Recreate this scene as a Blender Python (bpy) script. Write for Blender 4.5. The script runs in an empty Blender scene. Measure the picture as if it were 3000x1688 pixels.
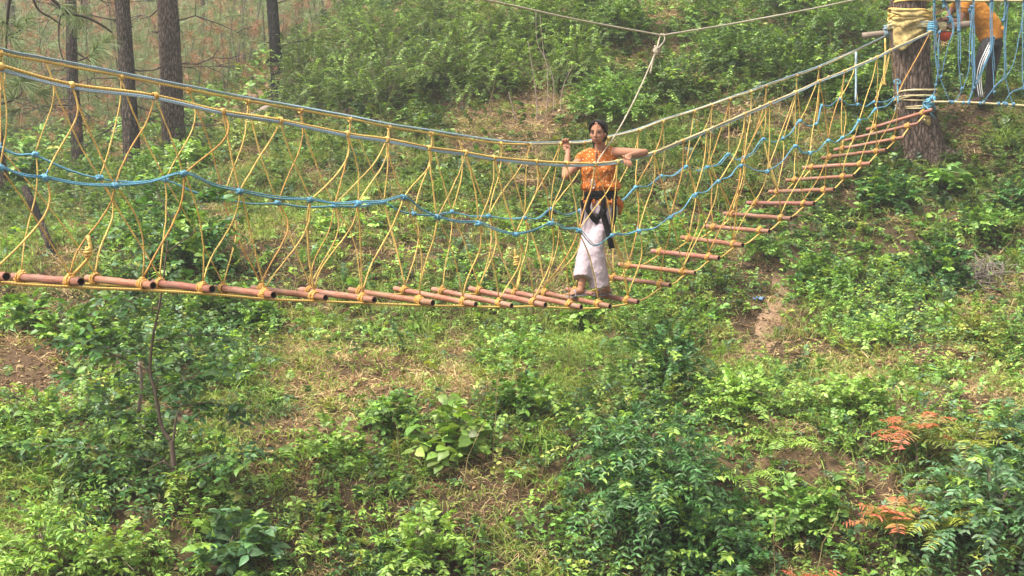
import bpy, math, random
import numpy as np
from mathutils import Vector, Matrix, Quaternion

# ------------------------------------------------------------------ camera, light, exposure
scene = bpy.context.scene
COL = scene.collection
F = 3621.0                                   # focal length in pixels of a 3000 px wide frame
PITCH = math.atan(250 / F)
cam_d = bpy.data.cameras.new('camera'); cam = bpy.data.objects.new('camera', cam_d); COL.objects.link(cam)
cam_d.sensor_width = 36; cam_d.lens = F / 3000 * 36
cam_d.clip_start = 0.05; cam_d.clip_end = 2000
cam.location = (0, 0, 0); cam.rotation_euler = (math.pi / 2 - PITCH, 0, 0)
scene.camera = cam

SUN_EL, SUN_AZ = math.radians(57), math.radians(238)      # azimuth clockwise from +Y
world = bpy.data.worlds.new('World'); scene.world = world; world.use_nodes = True
wn = world.node_tree; wn.nodes.clear()
sky = wn.nodes.new('ShaderNodeTexSky'); sky.sky_type = 'NISHITA'; sky.sun_disc = False
sky.sun_elevation = SUN_EL; sky.sun_rotation = SUN_AZ
sky.air_density = 1.0; sky.dust_density = 6.0; sky.ozone_density = 1.0
hsv = wn.nodes.new('ShaderNodeHueSaturation'); hsv.inputs['Saturation'].default_value = 0.15
bg = wn.nodes.new('ShaderNodeBackground'); bg.inputs['Strength'].default_value = 0.11
wo = wn.nodes.new('ShaderNodeOutputWorld')
wn.links.new(sky.outputs[0], hsv.inputs['Color']); wn.links.new(hsv.outputs[0], bg.inputs['Color'])
wn.links.new(bg.outputs[0], wo.inputs['Surface'])
sun_d = bpy.data.lights.new('sun', 'SUN'); sun = bpy.data.objects.new('sun', sun_d); COL.objects.link(sun)
sun_d.energy = 2.6; sun_d.angle = math.radians(12); sun_d.color = (1.0, 0.91, 0.76)
sdir = Vector((math.sin(SUN_AZ) * math.cos(SUN_EL), math.cos(SUN_AZ) * math.cos(SUN_EL), math.sin(SUN_EL)))
sun.rotation_euler = sdir.to_track_quat('Z', 'Y').to_euler(); sun.location = sdir * 60
vs = scene.view_settings; vs.view_transform = 'Standard'; vs.look = 'None'; vs.gamma = 1; vs.use_curve_mapping = False
vs.exposure = 1.75
scene.cycles.max_bounces = 6; scene.cycles.diffuse_bounces = 3; scene.cycles.transmission_bounces = 4
scene.cycles.volume_bounces = 0; scene.cycles.use_denoising = True
scene.cycles.transparent_max_bounces = 6

rng = np.random.default_rng(7)
cp_, sp_ = math.cos(PITCH), math.sin(PITCH)

def W(px, py, d):
    """point seen at photo pixel (px, py) at y-depth d metres"""
    a = (px - 1500) / F; b = (844 - py) / F
    v = np.array([a, cp_ + b * sp_, -sp_ + b * cp_])
    return v * (d / v[1])

def project(P):
    P = np.asarray(P)
    x, y, z = P[..., 0], P[..., 1], P[..., 2]
    fw = y * cp_ - z * sp_; up = y * sp_ + z * cp_
    fw = np.maximum(fw, .01)
    return 1500 + F * x / fw, 844 - F * up / fw

# ------------------------------------------------------------------ tagging and mesh helpers
def tag(o, label=None, cat=None, group=None, kind=None):
    if label: o['label'] = label
    if cat: o['category'] = cat
    if group: o['group'] = group
    if kind: o['kind'] = kind
    return o

def empty(name, loc, label, cat, group=None):
    o = bpy.data.objects.new(name, None); COL.objects.link(o); o.location = Vector(loc)
    o.empty_display_size = .2
    return tag(o, label, cat, group)

def link(name, me, parent=None):
    o = bpy.data.objects.new(name, me); COL.objects.link(o)
    if parent is not None:
        o.parent = parent
        w = parent.location.copy()
        if parent.parent is not None: w = w + parent.parent.location
        o.location = -w
    return o

class MB:
    """gathers vertices, faces, colours and uvs given in world coordinates; build() makes ONE mesh object"""
    def __init__(s): s.v = []; s.f = []; s.c = []; s.u = []; s.n = 0
    def add(s, V, Fs, col=None, uv=None):
        V = np.asarray(V, float).reshape(-1, 3)
        s.v.append(V)
        for f in Fs:
            f = np.asarray(f, int)
            if len(f): s.f.append(f + s.n)
        if col is None: col = np.ones((len(V), 3))
        col = np.asarray(col, float)
        if col.ndim == 1: col = np.tile(col, (len(V), 1))
        s.c.append(col)
        s.u.append(np.zeros((len(V), 2)) if uv is None else np.asarray(uv, float))
        s.n += len(V); return s
    def mesh(s, name, mat, smooth=False):
        V = np.concatenate(s.v); C = np.concatenate(s.c); U = np.concatenate(s.u)
        me = bpy.data.meshes.new(name)
        me.vertices.add(len(V)); me.vertices.foreach_set('co', V.astype(np.float32).ravel())
        loops = np.concatenate([f.ravel() for f in s.f]); tot = np.concatenate([np.full(len(f), f.shape[1]) for f in s.f])
        st = np.r_[0, np.cumsum(tot)[:-1]]
        me.loops.add(len(loops)); me.loops.foreach_set('vertex_index', loops.astype(np.int32))
        me.polygons.add(len(tot)); me.polygons.foreach_set('loop_start', st.astype(np.int32))
        me.polygons.foreach_set('loop_total', tot.astype(np.int32))
        if smooth: me.polygons.foreach_set('use_smooth', np.ones(len(tot), bool))
        a = me.color_attributes.new('Col', 'FLOAT_COLOR', 'POINT')
        a.data.foreach_set('color', np.c_[C, np.ones(len(C))].astype(np.float32).ravel())
        b = me.attributes.new('Tuv', 'FLOAT2', 'POINT')
        b.data.foreach_set('vector', U.astype(np.float32).ravel())
        if mat: me.materials.append(mat)
        me.update(calc_edges=True)
        return me
    def build(s, name, mat, parent=None, smooth=False):
        return link(name, s.mesh(name, mat, smooth), parent)

def smoothline(P, sub=6):
    """Catmull-Rom through the points"""
    P = np.asarray(P, float)
    if len(P) < 3: 
        t = np.linspace(0, 1, sub + 1)[:, None]; return P[0] * (1 - t) + P[1] * t
    Q = np.vstack([2 * P[0] - P[1], P, 2 * P[-1] - P[-2]]); out = []
    t = np.linspace(0, 1, sub, endpoint=False)[:, None]
    for i in range(1, len(Q) - 2):
        p0, p1, p2, p3 = Q[i - 1:i + 3]
        out.append(.5 * (2 * p1 + (p2 - p0) * t + (2 * p0 - 5 * p1 + 4 * p2 - p3) * t ** 2 + (3 * p1 - p0 - 3 * p2 + p3) * t ** 3))
    out.append(P[-1][None]); return np.vstack(out)

def tube_arr(P, r, n=6, caps=True, squash=None):
    P = np.asarray(P, float); m = len(P)
    T = np.gradient(P, axis=0); T /= np.linalg.norm(T, axis=1)[:, None] + 1e-12
    r = np.full(m, r) if np.isscalar(r) else np.asarray(r, float)
    a = np.array([0, 0, 1.]) if abs(T[0][2]) < .9 else np.array([1., 0, 0])
    N = np.zeros_like(P); N[0] = np.cross(T[0], np.cross(a, T[0])); N[0] /= np.linalg.norm(N[0])
    for i in range(1, m):
        v = N[i - 1] - T[i] * (N[i - 1] @ T[i]); N[i] = v / (np.linalg.norm(v) + 1e-12)
    B = np.cross(T, N)
    th = np.linspace(0, 2 * np.pi, n, endpoint=False)
    sq = 1 if squash is None else squash
    V = P[:, None] + r[:, None, None] * (np.cos(th)[None, :, None] * N[:, None] + sq * np.sin(th)[None, :, None] * B[:, None])
    i = np.arange(m - 1)[:, None] * n; j = np.arange(n)[None]; k = (j + 1) % n
    Fq = np.stack([i + j, i + k, i + n + k, i + n + j], -1).reshape(-1, 4)
    L = np.r_[0, np.cumsum(np.linalg.norm(np.diff(P, axis=0), axis=1))]
    U = np.stack(np.broadcast_arrays(L[:, None], (th / (2 * np.pi))[None]), -1).reshape(-1, 2)
    V = V.reshape(-1, 3); fs = [Fq]
    if caps:
        V = np.vstack([V, P[0], P[-1]]); U = np.vstack([U, U[0], U[m * n - 1]])
        j = np.arange(n); k = (j + 1) % n; b = (m - 1) * n
        fs.append(np.stack([k, j, np.full(n, m * n)], -1)); fs.append(np.stack([b + j, b + k, np.full(n, m * n + 1)], -1))
    return V, fs, U

def tube(mb, P, r, n=6, caps=True, col=None, sub=0, squash=None):
    if sub: P = smoothline(P, sub)
    if not np.isscalar(r) and len(r) != len(P): r = np.interp(np.linspace(0, 1, len(P)), np.linspace(0, 1, len(r)), r)
    V, fs, U = tube_arr(P, r, n, caps, squash)
    mb.add(V, fs, col, U)

def ico(sub=2):
    me = bpy.data.meshes.new('tmp'); import bmesh
    b = bmesh.new(); bmesh.ops.create_icosphere(b, subdivisions=sub, radius=1); b.to_mesh(me); b.free()
    V = np.array([v.co[:] for v in me.vertices]); Fa = np.array([p.vertices[:] for p in me.polygons])
    bpy.data.meshes.remove(me); return V, Fa
ICO = ico(2)

def frame(fwd, up=(0, 0, 1)):
    y = np.asarray(fwd, float); y = y / np.linalg.norm(y)
    x = np.cross(y, up); x /= np.linalg.norm(x); z = np.cross(x, y)
    return np.stack([x, y, z], 1)            # columns: right, forward, up

def ball(mb, c, r, M=None, col=None):
    V = ICO[0] * np.asarray(r, float)
    if M is not None: V = V @ np.asarray(M).T
    mb.add(V + np.asarray(c), [ICO[1]], col)

# ------------------------------------------------------------------ materials
def mat(name): 
    m = bpy.data.materials.new(name); m.use_nodes = True
    return m, m.node_tree.nodes, m.node_tree.links, m.node_tree.nodes['Principled BSDF']

def ramp(N, stops):
    r = N.new('ShaderNodeValToRGB'); e = r.color_ramp.elements
    while len(e) < len(stops): e.new(.5)
    for k, (p, c) in zip(e, stops): k.position = p; k.color = (*c, 1)
    return r

def mix(N, L, a, b, fac, mode='MIX'):
    m = N.new('ShaderNodeMix'); m.data_type = 'RGBA'; m.blend_type = mode
    for s, v in ((m.inputs[0], fac), (m.inputs[6], a), (m.inputs[7], b)):
        if hasattr(v, 'is_linked'): L.new(v, s)
        else: s.default_value = v if not isinstance(v, tuple) else (*v, 1)
    return m.outputs[2]

def noise(N, L, scale, detail=4, rough=.6, vec=None):
    n = N.new('ShaderNodeTexNoise'); n.inputs['Scale'].default_value = scale; n.inputs['Detail'].default_value = detail
    n.inputs['Roughness'].default_value = rough
    if vec is not None: L.new(vec, n.inputs['Vector'])
    return n

def mapping(N, L, scale=(1, 1, 1), kind='Object'):
    t = N.new('ShaderNodeTexCoord'); m = N.new('ShaderNodeMapping'); m.inputs['Scale'].default_value = scale
    L.new(t.outputs[kind], m.inputs['Vector']); return m.outputs[0]

def bump(N, L, P, h, strength=.5, dist=.01):
    b = N.new('ShaderNodeBump'); b.inputs['Strength'].default_value = strength; b.inputs['Distance'].default_value = dist
    L.new(h, b.inputs['Height']); L.new(b.outputs[0], P.inputs['Normal'])

def leaf_mat(name, trans=.34, rough=.42, spec=.38):
    m, N, L, P = mat(name)
    c = N.new('ShaderNodeAttribute'); c.attribute_name = 'Col'
    nz = noise(N, L, 30, 3)
    r = ramp(N, [(.3, (.7, .7, .7)), (.7, (1.25, 1.25, 1.2))]); L.new(nz.outputs[0], r.inputs[0])
    col = mix(N, L, c.outputs[0], r.outputs[0], 1.0, 'MULTIPLY')
    L.new(col, P.inputs['Base Color']); P.inputs['Roughness'].default_value = rough
    P.inputs['Specular IOR Level'].default_value = spec
    t = N.new('ShaderNodeBsdfTranslucent'); tc = mix(N, L, col, (1.3, 1.25, .55), 1.0, 'MULTIPLY'); L.new(tc, t.inputs[0])
    ms = N.new('ShaderNodeMixShader'); ms.inputs[0].default_value = trans
    L.new(P.outputs[0], ms.inputs[1]); L.new(t.outputs[0], ms.inputs[2])
    L.new(ms.outputs[0], N['Material Output'].inputs[0]); return m

def rope_mat(name, a, b, pitch=45, rough=.7):
    """laid rope: strands spiral round along the rope"""
    m, N, L, P = mat(name)
    at = N.new('ShaderNodeAttribute'); at.attribute_name = 'Tuv'
    s = N.new('ShaderNodeSeparateXYZ'); L.new(at.outputs['Vector'], s.inputs[0])
    m1 = N.new('ShaderNodeMath'); m1.operation = 'MULTIPLY_ADD'; m1.inputs[1].default_value = pitch
    L.new(s.outputs[0], m1.inputs[0]); L.new(s.outputs[1], m1.inputs[2])
    m2 = N.new('ShaderNodeMath'); m2.operation = 'MULTIPLY'; m2.inputs[1].default_value = 2 * math.pi; L.new(m1.outputs[0], m2.inputs[0])
    m3 = N.new('ShaderNodeMath'); m3.operation = 'SINE'; L.new(m2.outputs[0], m3.inputs[0])
    m4 = N.new('ShaderNodeMath'); m4.operation = 'MULTIPLY_ADD'; m4.inputs[1].default_value = .5; m4.inputs[2].default_value = .5
    L.new(m3.outputs[0], m4.inputs[0])
    nz = noise(N, L, 9, 4)
    r = ramp(N, [(.35, (.62, .58, .5)), (.65, (1.15, 1.15, 1.15))]); L.new(nz.outputs[0], r.inputs[0])
    mm = N.new('ShaderNodeMath'); mm.operation = 'MULTIPLY_ADD'; mm.inputs[1].default_value = .7; mm.inputs[2].default_value = .3; L.new(m4.outputs[0], mm.inputs[0])
    col = mix(N, L, b, a, mm.outputs[0]); col = mix(N, L, col, r.outputs[0], 1.0, 'MULTIPLY')
    L.new(col, P.inputs['Base Color']); P.inputs['Roughness'].default_value = rough
    bump(N, L, P, m4.outputs[0], .35, .003); return m

def cloth_mat(name, c, rough=.85, var=.25, scale=(6, 6, 1.5), bstr=.35, bdist=.02):
    m, N, L, P = mat(name)
    v = mapping(N, L, scale); nz = noise(N, L, 4, 5, .6, v)
    lo = tuple(x * (1 - var) for x in c); hi = tuple(x * (1 + var) for x in c)
    r = ramp(N, [(.3, lo), (.7, hi)]); L.new(nz.outputs[0], r.inputs[0])
    L.new(r.outputs[0], P.inputs['Base Color']); P.inputs['Roughness'].default_value = rough
    P.inputs['Specular IOR Level'].default_value = .2
    bump(N, L, P, nz.outputs[0], bstr, bdist); return m

def bark_mat(name, dark, mid, light, sc=1.0, char=None, lo=.42, hi=.56):
    m, N, L, P = mat(name)
    v = mapping(N, L, (24 * sc, 24 * sc, 6.5 * sc))
    nz = noise(N, L, 1.6, 7, .7, v); n4 = noise(N, L, 1.2, 3, .6)
    vo = N.new('ShaderNodeTexVoronoi'); vo.feature = 'DISTANCE_TO_EDGE'; vo.inputs['Scale'].default_value = 1.1
    vv = mix(N, L, v, nz.outputs['Color'], .9, 'ADD'); L.new(vv, vo.inputs['Vector'])
    h = N.new('ShaderNodeMath'); h.operation = 'MULTIPLY_ADD'; h.inputs[1].default_value = 1.5; L.new(vo.outputs[0], h.inputs[0])
    h2 = N.new('ShaderNodeMath'); h2.operation = 'MULTIPLY_ADD'; h2.inputs[1].default_value = .8; h2.inputs[2].default_value = -.28; L.new(nz.outputs[0], h2.inputs[0]); L.new(h2.outputs[0], h.inputs[2])
    r = ramp(N, [(.10, dark), (.30, mid), (.62, light)]); L.new(h.outputs[0], r.inputs[0])
    r2 = ramp(N, [(.3, (.72, .72, .74)), (.7, (1.2, 1.15, 1.1))]); L.new(n4.outputs[0], r2.inputs[0])
    col = mix(N, L, r.outputs[0], r2.outputs[0], 1.0, 'MULTIPLY')
    if char is not None:                       # fire-blackened bark
        n2 = noise(N, L, 1.1, 6, .65); r3 = ramp(N, [(lo, (0, 0, 0)), (hi, (1, 1, 1))]); L.new(n2.outputs[0], r3.inputs[0])
        f = N.new('ShaderNodeMath'); f.operation = 'MULTIPLY'; f.inputs[1].default_value = char; L.new(r3.outputs[0], f.inputs[0])
        col = mix(N, L, col, (.012, .011, .011), f.outputs[0])
    L.new(col, P.inputs['Base Color']); P.inputs['Roughness'].default_value = .95; P.inputs['Specular IOR Level'].default_value = .15
    bump(N, L, P, h.outputs[0], 1.0, .07); return m

def plain_mat(name, c, rough=.6, metal=0, var=.2, scale=20, bs=.2, spec=.3):
    m, N, L, P = mat(name); P.inputs['Specular IOR Level'].default_value = spec
    nz = noise(N, L, scale, 4)
    r = ramp(N, [(.3, tuple(x * (1 - var) for x in c)), (.7, tuple(x * (1 + var) for x in c))]); L.new(nz.outputs[0], r.inputs[0])
    L.new(r.outputs[0], P.inputs['Base Color']); P.inputs['Roughness'].default_value = rough; P.inputs['Metallic'].default_value = metal
    if bs: bump(N, L, P, nz.outputs[0], bs, .004)
    return m

M = {}
M['leaf'] = leaf_mat('leaf'); M['grass'] = leaf_mat('grass_blade', .3, .6, .25); M['dry'] = leaf_mat('dry_plant', .15, .9, .1)
M['needle'] = leaf_mat('pine_needle', .2, .5, .3)
M['yellow'] = rope_mat('yellow_rope', (.64, .44, .125), (.43, .275, .06), 45)
M['cream'] = rope_mat('cream_rope', (.52, .45, .27), (.32, .26, .13), 45)
M['lash'] = rope_mat('orange_lashing', (.50, .275, .06), (.34, .17, .03), 45)
M['pale'] = rope_mat('pale_rope', (.44, .39, .31), (.26, .22, .16), 45)
M['steel'] = rope_mat('bluegrey_rope', (.33, .45, .54), (.16, .25, .34), 60)
M['blue'] = rope_mat('blue_rope', (.13, .36, .52), (.06, .21, .35), 60)
M['teal'] = rope_mat('blue_net_rope', (.085, .215, .34), (.04, .12, .21), 60)

def pipe_mat():
    m, N, L, P = mat('terracotta_pipe')
    nz = noise(N, L, 7, 6, .65); r = ramp(N, [(.28, (.075, .030, .018)), (.5, (.255, .092, .050)), (.75, (.34, .15, .09))]); L.new(nz.outputs[0], r.inputs[0])
    n2 = noise(N, L, 60, 3); r2 = ramp(N, [(.3, (.8, .8, .8)), (.7, (1.1, 1.1, 1.1))]); L.new(n2.outputs[0], r2.inputs[0])
    n3 = noise(N, L, 2.3, 4, .7); r4 = ramp(N, [(.5, (0, 0, 0)), (.7, (.75, .75, .75))]); L.new(n3.outputs[0], r4.inputs[0])
    col = mix(N, L, r.outputs[0], r2.outputs[0], 1.0, 'MULTIPLY'); col = mix(N, L, col, (.20, .14, .10), r4.outputs[0])
    ca = N.new('ShaderNodeAttribute'); ca.attribute_name = 'Col'; col = mix(N, L, col, ca.outputs[0], 1.0, 'MULTIPLY')
    L.new(col, P.inputs['Base Color']); P.inputs['Roughness'].default_value = .55
    bump(N, L, P, nz.outputs[0], .25, .006); return m
M['pipe'] = pipe_mat()
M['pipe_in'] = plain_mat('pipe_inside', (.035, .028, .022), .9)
M['bark'] = bark_mat('pine_bark', (.022, .016, .013), (.125, .088, .070), (.25, .19, .158))
M['bark_char'] = bark_mat('burnt_pine_bark', (.02, .017, .015), (.10, .075, .062), (.21, .16, .135), 1, .95, .44, .54)
M['bark_black'] = bark_mat('black_burnt_bark', (.012, .011, .011), (.035, .03, .028), (.08, .066, .058), 1, .95, .34, .46)
M['bark_hill'] = bark_mat('thick_pine_bark', (.028, .02, .016), (.13, .092, .073), (.24, .18, .15), .8)
M['bark_young'] = plain_mat('young_bark', (.17, .125, .095), .85, 0, .35, 25, .6)
M['twig'] = plain_mat('dark_twig', (.045, .032, .027), .9, 0, .3, 30, .3)
M['log'] = plain_mat('weathered_log', (.20, .155, .125), .9, 0, .3, 14, .6)

def ground_mat():
    m, N, L, P = mat('hill_soil')
    n1 = noise(N, L, .9, 6, .62); n2 = noise(N, L, 9, 6, .7); n3 = noise(N, L, 60, 4, .6)
    r1 = ramp(N, [(.3, (.085, .06, .040)), (.5, (.20, .14, .09)), (.72, (.33, .24, .16))]); L.new(n1.outputs[0], r1.inputs[0])
    r2 = ramp(N, [(.36, (.45, .42, .4)), (.64, (1.35, 1.3, 1.25))]); L.new(n2.outputs[0], r2.inputs[0])
    r3 = ramp(N, [(.4, (.5, .5, .5)), (.62, (1.35, 1.32, 1.3))]); L.new(n3.outputs[0], r3.inputs[0])
    col = mix(N, L, r1.outputs[0], r2.outputs[0], 1.0, 'MULTIPLY'); col = mix(N, L, col, r3.outputs[0], 1.0, 'MULTIPLY')
    L.new(col, P.inputs['Base Color']); P.inputs['Roughness'].default_value = .95
    P.inputs['Specular IOR Level'].default_value = .1
    s = N.new('ShaderNodeMath'); s.operation = 'ADD'; L.new(n2.outputs[0], s.inputs[0]); L.new(n3.outputs[0], s.inputs[1])
    bump(N, L, P, s.outputs[0], 1.0, .09); return m
M['ground'] = ground_mat(); M['path'] = plain_mat('trodden_soil', (.205, .132, .085), .95, 0, .45, 11, 1.0, .1)

# ------------------------------------------------------------------ terrain
CT = []
def row(py, *pd):
    for px, d in pd: CT.append(W(px, py, d))
row(1688,(-500,8.2),(100,8.4),(800,9),(1500,9.4),(2300,9.4),(3000,9.0),(3500,9))
row(1400,(-500,9),(100,9.4),(800,10),(1500,10.3),(2300,10.2),(3000,9.9),(3500,9.8))
row(1200,(-500,10),(100,10.5),(800,11),(1500,11.2),(2300,11),(3000,10.8),(3500,10.8))
row(1080,(-500,11),(100,11.4),(800,12.2),(1500,12),(2300,12),(3000,12),(3500,12))
row(970,(-500,12),(100,12.3),(800,13.8),(1500,13.8),(2300,13.9),(3000,13.6),(3500,13.4))
row(800,(-500,13.6),(100,14),(800,14.7),(1500,14.7),(2300,15),(3000,15),(3500,14.8))
row(650,(-500,17),(100,17.2),(800,16.6),(1500,16),(2300,16.2),(3000,16.2),(3500,16))
row(500,(800,19),(1500,17.7),(2300,17.2),(3000,17.2))
row(470,(2700,17.9))
row(300,(1000,23.5),(1500,20.4),(2000,19.6),(2400,19.8),(2880,18.9),(3100,19.1),(3500,19))
row(200,(2880,21.2),(3200,21.5))
row(100,(1000,29.5),(1300,26.5),(1500,23.6),(2000,22.6),(2500,22.9),(3000,22.9),(3500,23))
row(-100,(1300,33),(1500,28),(2000,26),(2500,26),(3000,26),(3500,26))
row(560,(-500,22),(100,22))
row(480,(400,23.5)); row(400,(650,25.2)); row(310,(810,26.6))
row(400,(-500,30),(100,31),(300,30.5)); row(200,(-500,45),(300,46),(700,46))
row(150,(950,36))
row(0,(-500,62),(300,62),(900,58)); row(-200,(-700,85),(300,85),(1000,75),(1500,36),(2400,33),(3500,33))
for x,y,z in [(0,0,-1.7),(-4,1,-1.9),(4,1,-1.8),(0,4,-3.2),(-4,5,-3.3),(4,5,-3.3),(0,6.8,-3.4),(-6,6,-3.0),(6,6,-3.1),(0,-8,-1),(-12,-4,-.8),(12,-4,-.8),(-16,10,-1.6),(16,10,-1.2),(-60,120,36),(0,130,40),(60,120,45),(30,60,22),(25,30,8.5),(-30,40,5)]:
    CT.append(np.array([x,y,z],float))
CT = np.array(CT)
def _phi(r2): return r2 * np.log(r2 + 1e-9) * .5
_n = len(CT); _X = CT[:, :2] / 20
_A = np.zeros((_n + 3, _n + 3)); _A[:_n, :_n] = _phi(((_X[:, None] - _X[None]) ** 2).sum(-1)) + np.eye(_n) * 1e-4
_A[:_n, _n] = 1; _A[_n, :_n] = 1; _A[:_n, _n + 1:] = _X; _A[_n + 1:, :_n] = _X.T
_S = np.linalg.solve(_A, np.r_[CT[:, 2], 0, 0, 0])
_r2 = np.random.default_rng(3)
_W = [(k, _r2.uniform(0, 2 * np.pi, 3), _r2.normal(size=(3, 2))) for k in (.35, .8, 1.7, 3.4)]
_AMP = (.10, .09, .06, .03)
def hgt(x, y):
    x = np.asarray(x, float); y = np.asarray(y, float); sh = np.broadcast(x, y).shape
    x = np.broadcast_to(x, sh).ravel(); y = np.broadcast_to(y, sh).ravel()
    P = np.stack([x, y], 1) / 20; out = np.empty(len(P))
    for i in range(0, len(P), 20000):
        p = P[i:i + 20000]; out[i:i + 20000] = _phi(((p[:, None] - _X[None]) ** 2).sum(-1)) @ _S[:_n] + _S[_n] + p @ _S[_n + 1:]
    for (k, ph, D), a in zip(_W, _AMP):
        for j in range(3):
            d = D[j] / np.linalg.norm(D[j])
            out += a * .5 * np.sin(k * 2.2 * (x * d[0] + y * d[1]) + ph[j] + 1.3 * np.sin(k * 1.3 * (x * d[1] - y * d[0]) + ph[j]))
    return out.reshape(sh)

def ground_at(px, py):
    """where the photo's pixel meets the hillside"""
    d = np.geomspace(5, 150, 900); p = np.array([W(px, py, q) for q in d]); h = hgt(p[:, 0], p[:, 1])
    k = np.where(p[:, 2] < h)[0]; k = k[0] if len(k) else len(d) - 1
    q = p[k].copy(); q[2] = h[k]; return q

s_ = np.linspace(-1.9, 1.9, 300)
yy = np.concatenate([np.linspace(-9, 6, 24, endpoint=False), 6 + (np.geomspace(1, 32, 330) - 1) / 31 * 134])
Yg, Sg = np.meshgrid(yy, s_, indexing='ij'); Xg = Sg * (np.abs(Yg) * .62 + 5)
Zg = hgt(Xg, Yg)
mb = MB(); ni, nj = Xg.shape
I = np.arange(ni - 1)[:, None] * nj + np.arange(nj - 1)[None]
mb.add(np.stack([Xg, Yg, Zg], -1).reshape(-1, 3), [np.stack([I, I + 1, I + nj + 1, I + nj], -1).reshape(-1, 4)])
tag(mb.build('hillside', M['ground'], smooth=True), kind='structure')

# ------------------------------------------------------------------ vegetation builders
def unit(v): return v / (np.linalg.norm(v, axis=-1, keepdims=True) + 1e-9)
#            base   left           mid            right          left2          mid2          right2         tip
LEAF_B = np.array([[0, 0, 0], [-.46, .28, .07], [0, .3, 0], [.46, .28, .07], [-.38, .62, .03], [0, .64, -.04], [.38, .62, .03], [0, 1, -.17]])
LEAF_BF = [np.array([[0, 2, 1], [0, 3, 2], [4, 5, 7], [5, 6, 7]]), np.array([[1, 2, 5, 4], [2, 3, 6, 5]])]
LEAF_S = np.array([[0, 0, 0], [-.5, .45, .07], [0, .5, 0], [.5, .45, .07], [0, 1, -.12]])
LEAF_SF = [np.array([[0, 2, 1], [0, 3, 2], [1, 2, 4], [2, 3, 4]])]

def put_leaves(mb, pos, d, nrm, size, width, col, broad=False):
    T, TF = (LEAF_B, LEAF_BF) if broad else (LEAF_S, LEAF_SF)
    y = unit(d); x = unit(np.cross(y, nrm)); z = np.cross(x, y)
    s = np.broadcast_to(size, (len(pos),))[:, None, None]; w = np.broadcast_to(width, (len(pos),))[:, None, None]
    V = pos[:, None] + s * (w * T[None, :, 0, None] * x[:, None] + T[None, :, 1, None] * y[:, None] + T[None, :, 2, None] * z[:, None])
    n = len(pos); k = len(T); off = (np.arange(n) * k)[:, None, None]
    mb.add(V.reshape(-1, 3), [(f[None] + off).reshape(-1, f.shape[1]) for f in TF], np.repeat(col, k, 0))

def put_stems(mb, Pp, r0, r1, col):
    """thin three sided stems; Pp (S, m, 3)"""
    S, m = Pp.shape[:2]
    T = unit(np.gradient(Pp, axis=1)); a = np.array([.3, .8, .52]); N = unit(np.cross(T, a)); B = np.cross(T, N)
    r = np.linspace(0, 1, m)[None, :, None, None]; r = np.asarray(r0).reshape(-1, 1, 1, 1) * (1 - r) + np.asarray(r1).reshape(-1, 1, 1, 1) * r
    th = np.array([0, 2.094, 4.189])
    V = Pp[:, :, None] + r * (np.cos(th)[None, None, :, None] * N[:, :, None] + np.sin(th)[None, None, :, None] * B[:, :, None])
    i = np.arange(m - 1)[:, None] * 3; j = np.arange(3)[None]; k = (j + 1) % 3
    Fq = np.stack([i + j, i + k, i + 3 + k, i + 3 + j], -1).reshape(-1, 4)
    Fq = (Fq[None] + (np.arange(S) * m * 3)[:, None, None]).reshape(-1, 4)
    c = np.asarray(col, float); c = np.tile(c, (S * m * 3, 1)) if c.ndim == 1 else np.repeat(c, m * 3, 0)
    mb.add(V.reshape(-1, 3), [Fq], c)

def sprays(mb, base, d, L, K, lsize, lwidth, col, droop=.35, pairs=False, tilt=.55, jit=.35, broad=True, tip=None,
           stem=(.10, .10, .045), r=.004, t0=.18, lift=0.0, taper=False, cj=.45, sm=None):
    """leafy stems: base (S,3), direction d, length L (S), K leaves along each"""
    S = len(base); L = np.broadcast_to(L, (S,)).astype(float); d = unit(d)
    col = np.broadcast_to(np.asarray(col, float), (S, 3))
    def at(t): return base[:, None] + d[:, None] * (L[:, None] * t)[..., None] + np.array([0, 0, -1.]) * (droop * L[:, None] * t ** 2)[..., None]
    tt = np.linspace(0, 1, 5)[None] * np.ones((S, 1)); put_stems(sm or mb, at(tt), r, r * .35, stem)
    if pairs:
        t = np.repeat(np.linspace(t0, 1, K // 2), 2)[None] * np.ones((S, 1)); sg = np.tile([1., -1.], K // 2)[None] * np.ones((S, 1))
    else:
        t = np.clip(np.linspace(t0, 1, K)[None] + rng.uniform(-.04, .04, (S, K)), 0, 1); sg = np.where(np.arange(K) % 2, 1., -1.)[None] * np.ones((S, 1))
    K = t.shape[1]; p = at(t)
    tg = unit(d[:, None] + np.array([0, 0, -1.]) * (2 * droop * t)[..., None])
    side = unit(np.cross(tg, np.array([0, 0, 1.]) + 1e-3))
    up = np.cross(side, tg)
    ld = unit(tg * tilt + side * (sg * .85)[..., None] + up * lift + rng.normal(0, jit, (S, K, 3)) * .6)
    nr = unit(up + rng.normal(0, jit, (S, K, 3)))
    sz = np.broadcast_to(np.asarray(lsize, float), (S,))[:, None] * rng.uniform(.65, 1.2, (S, K))
    if taper: sz = sz * (1 - .75 * np.abs(t - .42) ** 1.3)
    c = col[:, None] * rng.uniform(1 - cj, 1 + cj, (S, K, 1)) * (1 + rng.normal(0, .07, (S, K, 3)))
    if tip is not None:
        f = np.clip((t - .35) / .6, 0, 1)[..., None]; c = c * (1 - f) + np.asarray(tip) * f * rng.uniform(.8, 1.2, (S, K, 1))
    put_leaves(mb, p.reshape(-1, 3), ld.reshape(-1, 3), nr.reshape(-1, 3), sz.ravel(), lwidth, np.clip(c, .004, .9).reshape(-1, 3), broad)

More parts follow.
